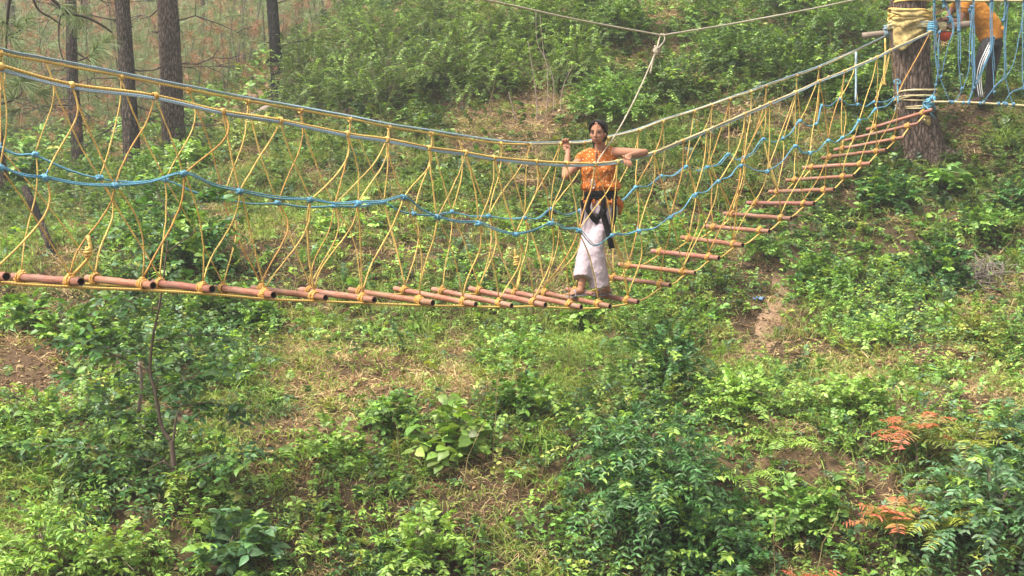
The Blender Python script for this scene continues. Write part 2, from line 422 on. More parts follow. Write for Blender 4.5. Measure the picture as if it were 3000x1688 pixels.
def blades(mb, base, d, L, w, col, droop=.5):
    """grass blades (S)"""
    S = len(base); d = unit(d); L = np.broadcast_to(L, (S,)); w = np.broadcast_to(w, (S,))
    s = unit(np.cross(d, unit(rng.normal(size=(S, 3)))))
    dn = np.array([0, 0, -1.])
    def at(t): return base + d * (L * t)[:, None] + dn * (droop * L * t * t)[:, None]
    p0, p1, p2, p3 = at(0.), at(.4), at(.75), at(1.)
    V = np.stack([p0 - s * w[:, None] * .4, p0 + s * w[:, None] * .4, p1 - s * w[:, None] * .5, p1 + s * w[:, None] * .5,
                  p2 - s * w[:, None] * .32, p2 + s * w[:, None] * .32, p3], 1).reshape(-1, 3)
    o = (np.arange(S) * 7)[:, None, None]
    q = np.array([[0, 1, 3, 2], [2, 3, 5, 4]])[None] + o; t = np.array([[4, 5, 6]])[None] + o
    mb.add(V, [q.reshape(-1, 4), t.reshape(-1, 3)], np.repeat(np.clip(col, .004, .9), 7, 0))

def hemi(n, zmin=.05, zmax=1):
    z = rng.uniform(zmin, zmax, n); a = rng.uniform(0, 2 * np.pi, n); r = np.sqrt(1 - z * z)
    return np.stack([r * np.cos(a), r * np.sin(a), z], -1)

G_LIGHT = np.array([.215, .345, .070]); G_MID = np.array([.122, .228, .046]); G_DARK = np.array([.045, .108, .032])
G_YEL = np.array([.30, .34, .075]); G_BLUE = np.array([.095, .185, .085]); STRAW = np.array([.47, .36, .19]); BROWN = np.array([.25, .155, .088])
G_GRASS = np.array([.205, .295, .058])

_H = np.random.default_rng(11).uniform(size=(64, 64))
def vnoise(x, y, s):
    x = np.asarray(x) / s; y = np.asarray(y) / s; i = np.floor(x).astype(int); j = np.floor(y).astype(int); u = x - i; v = y - j
    u = u * u * (3 - 2 * u); v = v * v * (3 - 2 * v); g = lambda a, b: _H[a % 64, b % 64]
    return (g(i, j) * (1 - u) + g(i + 1, j) * u) * (1 - v) + (g(i, j + 1) * (1 - u) + g(i + 1, j + 1) * u) * v
def clump(P): return .65 * vnoise(P[:, 0], P[:, 1], .85) + .35 * vnoise(P[:, 0] + 9, P[:, 1] + 5, .38)

def tuft(mb, c, n, L, w, col, spread=.06, up=.9, droop=.6, cj=.25):
    """n blades round each centre c (S,3)"""
    S = len(c); base = np.repeat(c, n, 0) + rng.normal(0, spread, (S * n, 3)) * np.array([1, 1, .15])
    d = rng.normal(0, .55, (S * n, 3)); d[:, 2] = np.abs(d[:, 2]) * .4 + up
    Ls = np.repeat(np.broadcast_to(L, (S,)), n) * rng.uniform(.5, 1.2, S * n)
    co = np.repeat(np.broadcast_to(col, (S, 3)), n, 0) * rng.uniform(1 - cj, 1 + cj, (S * n, 1))
    blades(mb, base, d, Ls, w * rng.uniform(.7, 1.2, S * n), co, droop * rng.uniform(.5, 1.3))

# what grows where, read off the photograph in 100 px cells
GRID = ["ppppppppppffffkfflkkkklkllllll", "pppppppppffffkffklkkllllkllkll", "pppppppppffkffkkkfglkllkllldll", "pppppppppkfffkkkkkgglkkkkllssg", "pppppfgkgggkgkkkgggggkgkglllkl",
        "gllgglkggkgkgggkgggkggkgllldll", "ggkldlkgkgkggkgldggllldlllkldl", "gkklldkkkgkkkdkkgkgllksdkllldl", "kkkddkldkkgggllgkglgllslldldkk", "kkdddldlsgllgkggggllgssylldlkl",
        "ssdldddsyysyysglggllyyssyyssyl", "ssllddlgsyssysyygglddlllyyllsy", "lldlddggsyllldlllddlllkllllsll", "gllldlgsykllgkkglddllllkllllkl", "gglldllgysllkkyyglddddlllsklll", "gldddlllyllglyyllkdddlkldllddd", "gdddlllllkddklygllddddkklllddd"]
GRID = np.array([list(r) for r in GRID])
def gtype(P, j=28):
    u, v = project(P); u = u + rng.normal(0, j, len(P)); v = v + rng.normal(0, j, len(P))
    return GRID[np.clip((v / 100).astype(int), 0, 16), np.clip((u / 100).astype(int), 0, 29)]

def scatter(dens, y0=7.6, y1=31):
    """points on the hillside inside the wedge that can be seen, dens(y) per square metre"""
    out = []
    e = np.linspace(y0, y1, 40)
    for a, b in zip(e[:-1], e[1:]):
        ym = (a + b) / 2; hw = .46 * ym + 1.0; n = rng.poisson(dens(ym) * 2 * hw * (b - a))
        out.append(np.stack([rng.uniform(-hw, hw, n), rng.uniform(a, b, n)], -1))
    q = np.vstack(out); return np.c_[q, hgt(q[:, 0], q[:, 1])]

def keep(P, ty, table, default=0):
    pr = np.array([table.get(t, default) for t in ty]); return rng.uniform(size=len(P)) < pr

# ------------------------------------------------------------------ the rope bridge
A0 = np.array([-2.98, 8.0]); BD = np.array([.66, .7513]); BN = np.array([.7513, -.66])     # run of the bridge, and towards the viewer's side
HWID = .5
def on_plane(px, py, off):
    """point of the upright plane along the bridge, off metres towards the viewer's side, seen at a photo pixel"""
    v = W(px, py, 1.0); a = A0 + BN * off
    # a + BD t = s * v.xy
    t = (a[1] * v[0] - a[0]) / (BD[0] - BD[1] * v[0]); s = a[1] + BD[1] * t
    return v * s
def near(px, py, o=0): return on_plane(px, py, HWID + o)
def far(px, py, o=0): return on_plane(px, py, -HWID + o)
D1 = 3000 / 2575.
P_NEAR = [(19, 811), (238, 826), (449, 837), (622, 848), (802, 865), (954, 873), (1097, 879), (1268, 888), (1394, 892), (1499, 896), (1598, 894), (1703, 900), (1787, 898),
          (1870, 885), (1963, 836), (2036, 800), (2106, 757), (2176, 719), (2254, 678), (2318, 641), (2385, 597), (2444, 556), (2501, 516), (2551, 479), (2596, 440), (2650, 402), (2691, 362), (2733, 322)]
P_FAR = [(-190, 802), (39, 811), (256, 815), (450, 829), (635, 844), (740, 844), (882, 850), (1025, 850), (1157, 846), (1268, 848), (1377, 846), (1482, 852), (1571, 854),
         (1660, 848), (1777, 811), (1814, 775), (1911, 736), (1998, 696), (2068, 664), (2123, 626), (2190, 595), (2254, 563), (2304, 529), (2353, 492), (2408, 463), (2443, 440), (2476, 412), (2540, 380)]
P_NEAR = [(-235, 792)] + P_NEAR; P_FAR = [(-470, 786)] + P_FAR                      # one more step outside the frame
PN = [near(*p) for p in P_NEAR]; PF = [far(*p) for p in P_FAR]

R_NEAR = [(-190, 135), (0, 192), (210, 247), (455, 278), (653, 324), (822, 350), (1017, 390), (1134, 406), (1256, 431), (1363, 445), (1447, 460), (1571, 472), (1660, 477), (1742, 480), (1808, 473),
          (1915, 447), (2000, 412), (2070, 383), (2181, 334), (2255, 302), (2330, 270), (2400, 237), (2474, 208), (2569, 167), (2608, 147), (2724, 94)]
R_FAR = [(-220, 80), (0, 153), (136, 181), (355, 223), (554, 262), (726, 295), (880, 322), (1025, 348), (1140, 371), (1264, 390), (1346, 404), (1466, 420), (1552, 423), (1641, 421), (1711, 418),
         (1781, 404), (1872, 381), (1942, 355), (2033, 326), (2085, 308), (2138, 289), (2200, 268), (2245, 252), (2334, 221), (2400, 197), (2505, 150), (2606, 102)]
RN = [near(*p) for p in R_NEAR]; RF = [far(*p) for p in R_FAR]
# the woman's weight pulls the far hand line a little inwards where she holds it
for i, o in ((12, .06), (13, .16), (14, .16), (15, .06)): RF[i] = far(*R_FAR[i], o)
B_NEAR = [(-130, 455), (0, 491), (132, 521), (338, 544), (538, 509), (703, 561), (909, 586), (1049, 596), (1183, 579), (1282, 637), (1402, 655), (1511, 687), (1614, 655), (1695, 676), (1794, 690),
          (1872, 678), (1965, 637), (2035, 573), (2105, 532), (2171, 486), (2249, 503), (2330, 429), (2373, 449), (2427, 412), (2468, 404), (2517, 354), (2565, 320), (2627, 282)]
B_NEAR_SAG = {13: (1741, 722), 19: (2215, 503), 21: (2350, 449)}
B_FAR = [(-110, 418), (0, 437), (103, 453), (291, 521), (484, 527), (653, 580), (814, 595), (979, 603), (1124, 592), (1212, 627), (1325, 621), (1431, 633), (1538, 638), (1613, 614), (1700, 618),
         (1790, 596), (1862, 549), (1936, 517), (2010, 489), (2074, 490), (2134, 453), (2180, 462), (2237, 408), (2295, 406), (2344, 354), (2392, 363), (2408, 311), (2460, 291), (2513, 307), (2560, 299), (2626, 281)]
bridge = empty('rope_bridge', (0.5, 12.0, float(hgt(0.5, 12.0))), 'hanging rope bridge of terracotta coloured pipe steps in a yellow and blue rope net', 'rope bridge')

def knot(mb, c, r, ax, tr, turns=3, wid=.03):
    """a few turns of rope about a core of radius r along axis ax at c, with a bulge"""
    ax = np.asarray(ax, float); ax = ax / np.linalg.norm(ax); u = unit(np.cross(ax, [0.1, .2, 1.])); v = np.cross(ax, u)
    n = turns * 9; t = np.linspace(0, 1, n + 1); th = 2 * np.pi * turns * t + rng.uniform(0, 6)
    rr = r + tr * (.75 + .35 * np.sin(t * np.pi * 3 + rng.uniform(0, 6)))
    P = c + ax * ((t - .5) * wid)[:, None] + rr[:, None] * (np.cos(th)[:, None] * u + np.sin(th)[:, None] * v)
    tube(mb, P, tr, 5)

def wig(P, a):
    n = len(P); w = np.cumsum(rng.normal(0, a, (n, 3)), 0); w -= np.linspace(0, 1, n)[:, None] * w[-1]; return P + w * np.array([1, 1, .5])

def pipe(i):
    a, b = PF[i], PN[i]; ax = unit(b - a); r = .026 * rng.uniform(.93, 1.06); pc = rng.uniform(.72, 1.18) * np.array([1, rng.uniform(.92, 1.1), rng.uniform(.88, 1.12)])
    st = MB(); n = 14; m = 9
    P = a + (b - a) * np.linspace(0, 1, m)[:, None] + np.r_[[[0, 0, 0]], rng.normal(0, .0016, (m - 2, 3)), [[0, 0, 0]]]
    V, fs, U = tube_arr(P, r, n, False); st.add(V, fs, None, U)
    V2, f2, U2 = tube_arr(np.array([b - ax * .12, b]), r * .80, n, False)
    ob = st
    # rims
    th = np.arange(n); k = (th + 1) % n
    rim_o = V[(m - 1) * n:m * n]; rim_i = V2[n:2 * n]
    ob.add(np.vstack([rim_o, rim_i]), [np.stack([th, k, n + k, n + th], -1)])
    V3, f3, U3 = tube_arr(np.array([a, a + ax * .12]), r * .80, n, False)
    ob.add(np.vstack([V[:n], V3[:n]]), [np.stack([k, th, n + th, n + k], -1)])
    ob.c = [np.ones_like(c) * pc for c in ob.c]; o = ob.build('step_pipe', M['pipe'], bridge, smooth=True)
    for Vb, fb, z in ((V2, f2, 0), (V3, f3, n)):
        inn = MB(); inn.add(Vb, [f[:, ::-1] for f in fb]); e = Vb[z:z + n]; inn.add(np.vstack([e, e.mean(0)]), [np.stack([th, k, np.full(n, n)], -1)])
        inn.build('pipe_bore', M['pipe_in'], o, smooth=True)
    L = []
    for c, s in ((a + ax * .13, -1), (b - ax * .15, 1)):
        la = MB(); knot(la, c, r, ax + rng.normal(0, .12, 3), .0085, int(rng.integers(3, 6)), rng.uniform(.04, .075)); knot(la, c + np.array([0, 0, .03]), .006, ax + rng.normal(0, .5, 3), .009, 2, .03)
        knot(la, c, r + .006, unit(ax + rng.normal(0, .35, 3)), .0075, 2, .03)
        la.build('lashing', M['lash'], o, smooth=True); L.append(c + np.array([0, 0, r + .012]))
    return L
LASH = [pipe(i) for i in range(len(PN))]
LF = [l[0] for l in LASH]; LN = [l[1] for l in LASH]

TR = .0059
def strand(mb, a, b, bow=0.0, side=0.0, r=TR, s=None):
    """a slack length of net rope; bow pushes its middle along the bridge, s is an S bend"""
    t = np.linspace(0, 1, 13)[:, None]; dx = np.r_[BD, 0]; nx = np.r_[BN, 0]
    P = a * (1 - t) + b * t + dx * (bow * np.sin(np.pi * t ** .9)) + nx * (side * np.sin(np.pi * t))
    if s: P = P + dx * (s * np.sin(2 * np.pi * t))
    tube(mb, wig(P, .0022), r * rng.uniform(.75, 1.15), 6)

def net(R, B, Lp, sgn, off):
    """from each hand line knot one rope runs down to the left and one to the right; each passes a blue line knot and ends on a step"""
    nb = len(B)
    for i in range(1, len(R)):
        r_ = R[i] - np.array([0, 0, .015])
        tmap = lambda p: (p[:2] - A0) @ BD
        order = np.array([tmap(b) for b in B]); ti = tmap(R[i])
        jl = int(np.searchsorted(order, ti - .08)) - 1; jr = jl + 1
        for j, left in ((jl, True), (jr, False)):
            if j < 0 or j >= nb: continue
            mb = MB()
            if sgn > 0 or rng.uniform() < .8: knot(mb, R[i] - [0, 0, .006], .013, np.r_[BD, .2], .0062, 3, .026)
            wide = abs(order[j] - ti)
            if left: strand(mb, r_, B[j], .085 * min(1, wide / .3) * rng.choice([.1, .5, .9, 1.3]) * rng.uniform(.7, 1.3), rng.normal(0, .02), s=.03 * rng.uniform(0, 1))
            else: strand(mb, r_, B[j], rng.normal(.0, .02), rng.normal(0, .02))
            lp = np.array([tmap(l) for l in Lp]); k = int(np.argmin(np.abs(lp - order[j])))
            if left:
                q = k if lp[k] <= order[j] + .05 else k - 1
                if q >= 0: strand(mb, B[j], Lp[q], .11 * rng.choice([.15, .6, 1., 1.25]), rng.normal(0, .02), s=.045 * rng.uniform(.0, 1))
            else:
                q = k + 1 if lp[k] <= order[j] + .1 else k
                if q < len(Lp): strand(mb, B[j], Lp[q], rng.normal(.03, .03), rng.normal(0, .02))
            mb.build('net_rope', M['yellow' if rng.uniform() < .75 else 'lash'], bridge, smooth=True)

BNp = [near(*p) for p in B_NEAR]; BFp = [far(*p) for p in B_FAR]
# close to the frame's left the two lines swing towards each other
net(RN, BNp, LN, 1, 0); net(RF, BFp, LF, -1, 0)

def blue_line(B, sag, name):
    mb = MB(); P = []
    for i, b in enumerate(B):
        P.append(b)
        if i < len(B) - 1:
            c = B[i + 1]; mdl = (b + c) / 2
            P.append(near(*sag[i]) if i in sag else mdl - np.array([0, 0, .018 + (.03 if b[1] > 12 else 0)]))
    tube(mb, wig(smoothline(P, 4), .0012), .0060, 6)
    tube(mb, wig(smoothline(P, 4) + [0, 0, .007], .002), .0040, 6)
    for i in range(1, len(B) - 1):
        knot(mb, B[i], .008, B[i + 1] - B[i - 1], .009, 3, .04); knot(mb, B[i], .010, np.r_[0, 0, 1.] + rng.normal(0, .3, 3), .008, 1, .02)
        for s in range(2):
            if rng.uniform() < .5: tube(mb, [B[i], B[i] + rng.normal(0, .016, 3) + [0, 0, .012]], .0045, 5)
    return mb.build(name, M['blue'], bridge, smooth=True)
blue_line(BNp, B_NEAR_SAG, 'blue_line'); blue_line(BFp, {}, 'blue_line')

def rail(R, kw, up, nm):
    """hand line: yellow rope (cream past the woman) with a blue-grey rope beside it"""
    kw = kw; S = lambda Q: wig(smoothline(Q, 5), .0012)
    a = MB(); tube(a, S(R[:kw + 1]), .0095, 7); a.build('hand_rope', M['yellow'], bridge, smooth=True)
    b = MB(); Q = S(R[kw:]); tube(b, Q, .0125, 7)
    for q in Q[::7]: knot(b, q, .012, np.r_[BD, .3], .006, 2, .03)
    b.build('hand_rope', M['cream'], bridge, smooth=True)
    c = MB(); o = np.array([0, 0, up]); Q = S([p + o * (1 if i < kw else .35) for i, p in enumerate(R)])
    tube(c, Q, .0070, 7); tube(c, wig(Q + np.array([.004, -.004, up * .5]), .001), .0055, 6)
    c.build('hand_rope', M['steel'], bridge, smooth=True)
rail(RN, 13, -.020, 'near'); rail(RF, 12, .017, 'far')
# base ropes under the steps
for Q, o in ((PN, -.13), (PF, .12)):
    m_ = MB(); pts = []
    for i in range(len(Q)):
        ax = unit(PN[i] - PF[i]); p = Q[i] + ax * o - np.array([0, 0, .038]); pts.append(p)
        if i < len(Q) - 1 and i > 13:
            p2 = Q[i + 1] + unit(PN[i + 1] - PF[i + 1]) * o - np.array([0, 0, .038]); pts.append((p + p2) / 2 - [0, 0, .03])
    tube(m_, wig(smoothline(pts, 4), .001), .009, 6); m_.build('base_rope', M['yellow'], bridge, smooth=True)
# loose ends: a knotted tail standing up at the second step and twisted tails
m_ = MB(); q = near(258, 690); tube(m_, [LN[2] + [0.02, 0, 0], q + [.01, 0, -.12], q], .012, 6, sub=4); knot(m_, q - [0, 0, .1], .012, (0, 0, 1), .009, 3, .05)
m_.build('loose_tail', M['yellow'], bridge, smooth=True)
m_ = MB(); q = far(1513, 765); tube(m_, [far(1508, 730), q, far(1525, 800), far(1515, 845)], .011, 6, sub=4); knot(m_, q, .012, (0, 0, 1), .011, 4, .09)
m_.build('loose_tail', M['yellow'], bridge, smooth=True)

# ------------------------------------------------------------------ overhead cable and tether
oc = [on_plane(px, py, 0) for px, py in ((-500, -390), (300, -205), (900, -95), (1420, 0), (1690, 58), (1940, 104), (2200, 60), (2500, 0), (2800, -75), (3080, -150))]
m_ = MB(); tube(m_, np.vstack([smoothline(oc[:6], 8), smoothline(oc[5:], 8)[1:]]),   .0095, 7)
tag(m_.build('overhead_cable', M['pale'], smooth=True), 'pale overhead safety line bent into a shallow V above the woman', 'safety line')

# ------------------------------------------------------------------ people
M['skin'] = None
def skin_mat(name, c):
    m, N, L, P = mat(name); nz = noise(N, L, 14, 4)
    r = ramp(N, [(.3, tuple(x * .88 for x in c)), (.7, tuple(x * 1.1 for x in c))]); L.new(nz.outputs[0], r.inputs[0])
    L.new(r.outputs[0], P.inputs['Base Color']); P.inputs['Roughness'].default_value = .68; P.inputs['Specular IOR Level'].default_value = .18
    P.inputs['Subsurface Weight'].default_value = .12; P.inputs['Subsurface Radius'].default_value = (.02, .008, .004); return m
M['skin'] = skin_mat('skin_light_brown', (.285, .135, .083)); M['skin2'] = skin_mat('skin_brown', (.185, .09, .06))
M['hair'] = plain_mat('black_hair', (.008, .006, .0055), .5, 0, .3, 90, .4, .2)
M['lip'] = plain_mat('lip', (.17, .055, .048), .45, 0, .1, 50, 0)
M['eye'] = plain_mat('eye_white', (.30, .265, .24), .3, 0, .05, 50, 0); M['iris'] = plain_mat('iris', (.015, .01, .008), .2, 0, .05, 50, 0)
M['webbing'] = plain_mat('black_webbing', (.006, .006, .007), .9, 0, .3, 60, .3, .08)
M['metal'] = plain_mat('steel_clip', (.55, .55, .55), .35, .9, .1, 30, 0)
M['trouser'] = cloth_mat('lavender_cotton', (.33, .27, .30), .9, .08, (9, 9, 1.6), .25, .02)
M['sandal'] = plain_mat('grey_sandal', (.20, .19, .21), .7, 0, .2, 40, .2)

def dotted_mat(name, base, dot, scale=24):
    m, N, L, P = mat(name); v = mapping(N, L, (1, 1, 1))
    vo = N.new('ShaderNodeTexVoronoi'); vo.inputs['Scale'].default_value = scale; vo.inputs['Randomness'].default_value = .55
    L.new(v, vo.inputs['Vector'])
    r = ramp(N, [(.24, (1, 1, 1)), (.34, (0, 0, 0))]); L.new(vo.outputs['Distance'], r.inputs[0])
    nz = noise(N, L, 14, 4); r2 = ramp(N, [(.3, tuple(x * .75 for x in base)), (.7, tuple(x * 1.2 for x in base))]); L.new(nz.outputs[0], r2.inputs[0])
    col = mix(N, L, r2.outputs[0], dot, r.outputs[0]); L.new(col, P.inputs['Base Color'])
    P.inputs['Roughness'].default_value = .85; P.inputs['Specular IOR Level'].default_value = .2
    n3 = noise(N, L, 9, 4); bump(N, L, P, n3.outputs[0], .6, .03); return m
M['blouse'] = dotted_mat('orange_dotted_cotton', (.33, .088, .011), (.48, .31, .18), 36)

class Body:
    """overlapping tapered limbs and rounds fused into one continuous skin by a voxel remesh"""
    def __init__(s): s.m = MB()
    def limb(s, P, r, n=14, sub=4):
        P = np.asarray(P, float); r = np.asarray(r, float) if not np.isscalar(r) else np.full(len(P), r)
        Q = smoothline(P, sub); tt = np.linspace(0, len(P) - 1, len(Q)); rr = np.interp(tt, np.arange(len(P)), r)
        V, fs, U = tube_arr(Q, rr, n); s.m.add(V, fs)
        ball(s.m, P[0], r[0]); ball(s.m, P[-1], r[-1]); return s
    def flat(s, P, r, q, n=18, sub=4, axis=None):
        """elliptical limb: half width r along image right, q in depth"""
        P = np.asarray(P, float); Q = smoothline(P, sub); tt = np.linspace(0, len(P) - 1, len(Q))
        rr = np.interp(tt, np.arange(len(P)), r); qq = np.interp(tt, np.arange(len(P)), q)
        th = np.linspace(0, 2 * np.pi, n, endpoint=False); ax = np.array([1, 0, 0.]) if axis is None else unit(np.asarray(axis, float))
        T = unit(np.gradient(Q, axis=0)); dp = unit(np.cross(T, ax)); ax2 = np.cross(dp, T)
        V = Q[:, None] + np.cos(th)[None, :, None] * rr[:, None, None] * ax2[:, None] + np.sin(th)[None, :, None] * qq[:, None, None] * dp[:, None]
        m = len(Q); i = np.arange(m - 1)[:, None] * n; j = np.arange(n)[None]; k = (j + 1) % n
        Fq = np.stack([i + j, i + k, i + n + k, i + n + j], -1).reshape(-1, 4); V = V.reshape(-1, 3)
        V = np.vstack([V, Q[0], Q[-1]]); j = np.arange(n); k = (j + 1) % n; b = (m - 1) * n
        s.m.add(V, [Fq, np.stack([k, j, np.full(n, m * n)], -1), np.stack([b + j, b + k, np.full(n, m * n + 1)], -1)]); return s
    def ball(s, c, r, Mx=None): ball(s.m, c, r, Mx); return s
    def build(s, name, mt, parent, vox=.006, smooth=6, disp=None):
        o = s.m.build(name, mt, parent, smooth=True)
        r = o.modifiers.new('remesh', 'REMESH'); r.mode = 'VOXEL'; r.voxel_size = vox; r.use_smooth_shade = True
        sm = o.modifiers.new('smooth', 'SMOOTH'); sm.factor = .5; sm.iterations = smooth
        if disp:
            tx = bpy.data.textures.new(name + '_folds', 'CLOUDS'); tx.noise_scale = disp[1]; tx.noise_depth = 2
            d = o.modifiers.new('folds', 'DISPLACE'); d.texture = tx; d.strength = disp[0]; d.mid_level = .5; d.texture_coords = 'LOCAL'
        return o

def head(b, c, Mx, s=1.0):
    """face looks along +Y of Mx"""
    at = lambda x, y, z: np.asarray(c) + Mx @ (np.array([x, y, z]) * s)
    b.ball(at(0, -.012, .032), np.array([.077, .094, .088]) * s, Mx); b.ball(at(0, .018, -.030), np.array([.067, .068, .076]) * s, Mx)
    b.ball(at(0, .052, -.082), np.array([.026, .024, .022]) * s, Mx)                                   # chin
    for sx in (-1, 1):
        b.ball(at(sx * .040, .046, -.026), np.array([.026, .026, .028]) * s, Mx); b.ball(at(sx * .076, -.008, -.012), np.array([.010, .020, .030]) * s, Mx)
        b.ball(at(sx * .033, .070, .022), np.array([.026, .012, .010]) * s, Mx)
    b.limb([at(0, .080, .012), at(0, .093, -.016), at(0, .098, -.032)], [.010 * s, .012 * s, .0145 * s]); b.ball(at(0, .086, -.034), np.array([.019, .012, .010]) * s, Mx)
    b.ball(at(0, .078, -.062), np.array([.026, .014, .013]) * s, Mx)
    return at

def face_bits(e, at, Mx, s=1.0):
    for sx in (-1, 1):
        m = MB(); ball(m, at(sx * .032, .073, .004), np.array([.0150, .010, .0056]) * s, Mx); o = m.build('eye', M['eye'], e, smooth=True)
        m = MB(); ball(m, at(sx * .032 - .002, .0815, .004), np.array([.0098, .004, .0060]) * s, Mx); m.build('iris', M['iris'], o, smooth=True)
        m = MB(); tube(m, [at(sx * .016, .088, .024), at(sx * .034, .085, .031), at(sx * .054, .072, .024)], [.0026 * s, .0034 * s, .0018 * s], 6, sub=4); m.build('eyebrow', M['hair'], e, smooth=True)
        m = MB(); tube(m, [at(sx * .014, .080, .008), at(sx * .032, .0845, .0145), at(sx * .050, .072, .008)], [.0016 * s, .0028 * s, .0016 * s], 6, sub=4); m.build('eyelash', M['hair'], e, smooth=True)
    m = MB(); tube(m, [at(-.025, .083, -.064), at(-.008, .094, -.0595), at(0, .0945, -.061), at(.008, .094, -.0595), at(.025, .083, -.064)], [.002 * s, .0055 * s, .005 * s, .0055 * s, .002 * s], 7, sub=4)
    tube(m, [at(-.021, .083, -.066), at(0, .093, -.0715), at(.021, .083, -.066)], [.002 * s, .007 * s, .002 * s], 7, sub=4); m.build('lips', M['lip'], e, smooth=True)

# --- the woman on the bridge
DW = 12.2
w0 = (W(1690, 866, 12.0) + W(1755, 868, 12.3)) / 2
wom = empty('person', w0, 'woman in an orange dotted blouse and lilac trousers standing on the rope bridge', 'person')
PXM = DW / F
hc = W(1752, 390, 12.18); HM = frame(unit(np.array([-.40, -1, -.04])))
b = Body(); at = head(b, hc, HM, 1.0)
b.limb([W(1758, 418, 12.25), W(1757, 452, 12.27)], [.050, .056])
b.flat([W(1754, 446, 12.27), W(1753, 462, 12.26), W(1752, 500, 12.24), W(1756, 552, 12.25), W(1758, 600, 12.26)], [.07, .14, .145, .125, .15], [.055, .085, .10, .095, .11])
RS, RE, RW = W(1703, 466, 12.26), W(1656, 517, 12.14), W(1664, 448, 12.36)
b.limb([RS, (RS + RE) / 2 + [0, 0, -.004], RE], [.050, .045, .037]); b.limb([RE, RE * .62 + RW * .38, RW], [.037, .038, .024])
LS, LE, LW = W(1792, 447, 12.26), W(1889, 447, 12.08), W(1846, 455, 11.86)
b.limb([LS, (LS + LE) / 2, LE], [.054, .046, .034]); b.limb([LE, LE * .62 + LW * .38 , LW], [.037, .037, .025])
for A, K, Q in ((W(1730, 610, 12.26), W(1722, 720, 12.2), W(1704, 838, 12.05)), (W(1785, 610, 12.26), W(1752, 715, 12.14), W(1778, 842, 12.34))):
    b.limb([A, K, K * .6 + Q * .4, Q], [.06, .042, .050, .033])
body = b.build('body', M['skin'], wom, .0055, 5)

def finger(b, root, d1, d2, d3, L, r):
    p = [np.asarray(root, float)]
    for d, l in zip((d1, d2, d3), (.45, .32, .23)): p.append(p[-1] + unit(np.asarray(d, float)) * L * l)
    b.limb(p, [r, r * .95, r * .88, r * .72], 10, 3)
# right hand: fist closed round the far hand line
h = Body(); rp = W(1656, 421, 12.45)                      # on the rope
rope_dir = unit(np.array([1, .25, .02]))
h.limb([RW, W(1662, 436, 12.42)], [.024, .027]); h.flat([W(1662, 440, 12.42), W(1659, 424, 12.47)], [.036, .040], [.020, .018])
for k, (L, r) in enumerate(((.062, .0078), (.076, .0085), (.082, .0088), (.074, .0086))):
    rt = W(1649 + 5.2 * k, 419, 12.47); finger(h, rt, (-.1, -.3, 1), (-.1, -1, .1), (-.05, -.25, -1), L, r)
finger(h, W(1664, 432, 12.40), (-.5, -.7, .25), (-.8, -.1, .25), (-.9, .1, .1), .062, .0095)
h.build('hand', M['skin'], wom, .0035, 3)
# left hand: hanging over the near hand line
h = Body(); h.limb([LW, W(1839, 460, 11.80)], [.025, .024]); h.flat([W(1841, 457, 11.83), W(1835, 468, 11.76)], [.036, .038], [.017, .015])
for k, (L, r) in enumerate(((.070, .0085), (.080, .0088), (.076, .0085), (.060, .0075))):
    rt = W(1828 + 5 * k, 468 + 1.0 * k, 11.76); finger(h, rt, (.15 + .12 * k, -.4, -.6), (.2 + .1 * k, -.1, -1), (.25, .1, -1), L, r)
finger(h, W(1827, 460, 11.79), (-.3, -.8, .3), (.2, -.9, -.1), (.5, -.5, -.5), .056, .0092)
h.build('hand', M['skin'], wom, .0035, 3)
face_bits(wom, at, HM, 1.0)
# hair: parted, drawn back into a low tail
hb = Body()
hb.ball(at(0, -.034, .044), np.array([.093, .102, .090]), HM); hb.ball(at(.006, -.058, -.012), np.array([.090, .070, .092]), HM)
for sx in (-1, 1):
    hb.limb([at(sx * .012, .066, .112), at(sx * .052, .052, .086), at(sx * .076, .014, .034), at(sx * .080, -.022, -.004)], [.011, .016, .015, .016])
hb.limb([at(.03, -.085, -.02), at(.05, -.105, -.09), at(.052, -.085, -.16)], [.048, .045, .022])
hb.build('hair', M['hair'], wom, .006, 3)
m = MB()
for k in range(46):                                       # stray strands
    a0 = at(rng.normal(0, .06), rng.normal(-.03, .03), rng.uniform(.06, .12)); tube(m, [a0, a0 + rng.normal(0, .025, 3), a0 + rng.normal(0, .03, 3) - [0, 0, .06]], .0011, 4, sub=3)
m.build('loose_hair', M['hair'], wom)
# blouse: sleeveless, gathered by the belt, frilled hem
bl = Body()
bl.flat([W(1756, 446, 12.27), W(1754, 462, 12.26), W(1752, 500, 12.23), W(1757, 535, 12.24), W(1760, 552, 12.25), W(1762, 572, 12.25), W(1762, 592, 12.26)],
        [.092, .168, .176, .168, .176, .142, .178], [.066, .102, .122, .118, .122, .106, .125])
bl.limb([W(1730, 448, 12.26), W(1704, 464, 12.26), W(1698, 480, 12.25)], [.052, .062, .058]); bl.limb([W(1774, 440, 12.27), W(1791, 450, 12.26), W(1795, 470, 12.26)], [.052, .062, .05])
bl.ball(W(1728, 500, 12.17), (.072, .065, .07)); bl.ball(W(1774, 500, 12.17), (.072, .065, .07))
for k in range(18):                                       # gathered folds above and below the belt
    a = rng.uniform(np.pi * .95, np.pi * 2.05); c = W(1760, 0, DW); 
    q = lambda py, rx, ry: W(1760, py, 12.25) + np.array([rx * math.cos(a), ry * math.sin(a), 0])
    bl.limb([q(528, .155, .105), q(548, .185, .125), q(560, .145, .10)], [.016, .022, .012], 8, 3); bl.limb([q(578, .145, .10), q(594, .182, .128), q(603 + rng.uniform(-6, 8), .19, .13)], [.010, .017, .010], 8, 3)
bl.limb([W(1806, 580, 12.26), W(1818, 600, 12.27), W(1816, 628, 12.28)], [.03, .032, .014])
bl.build('blouse', M['blouse'], wom, .006, 3, (.018, .045))
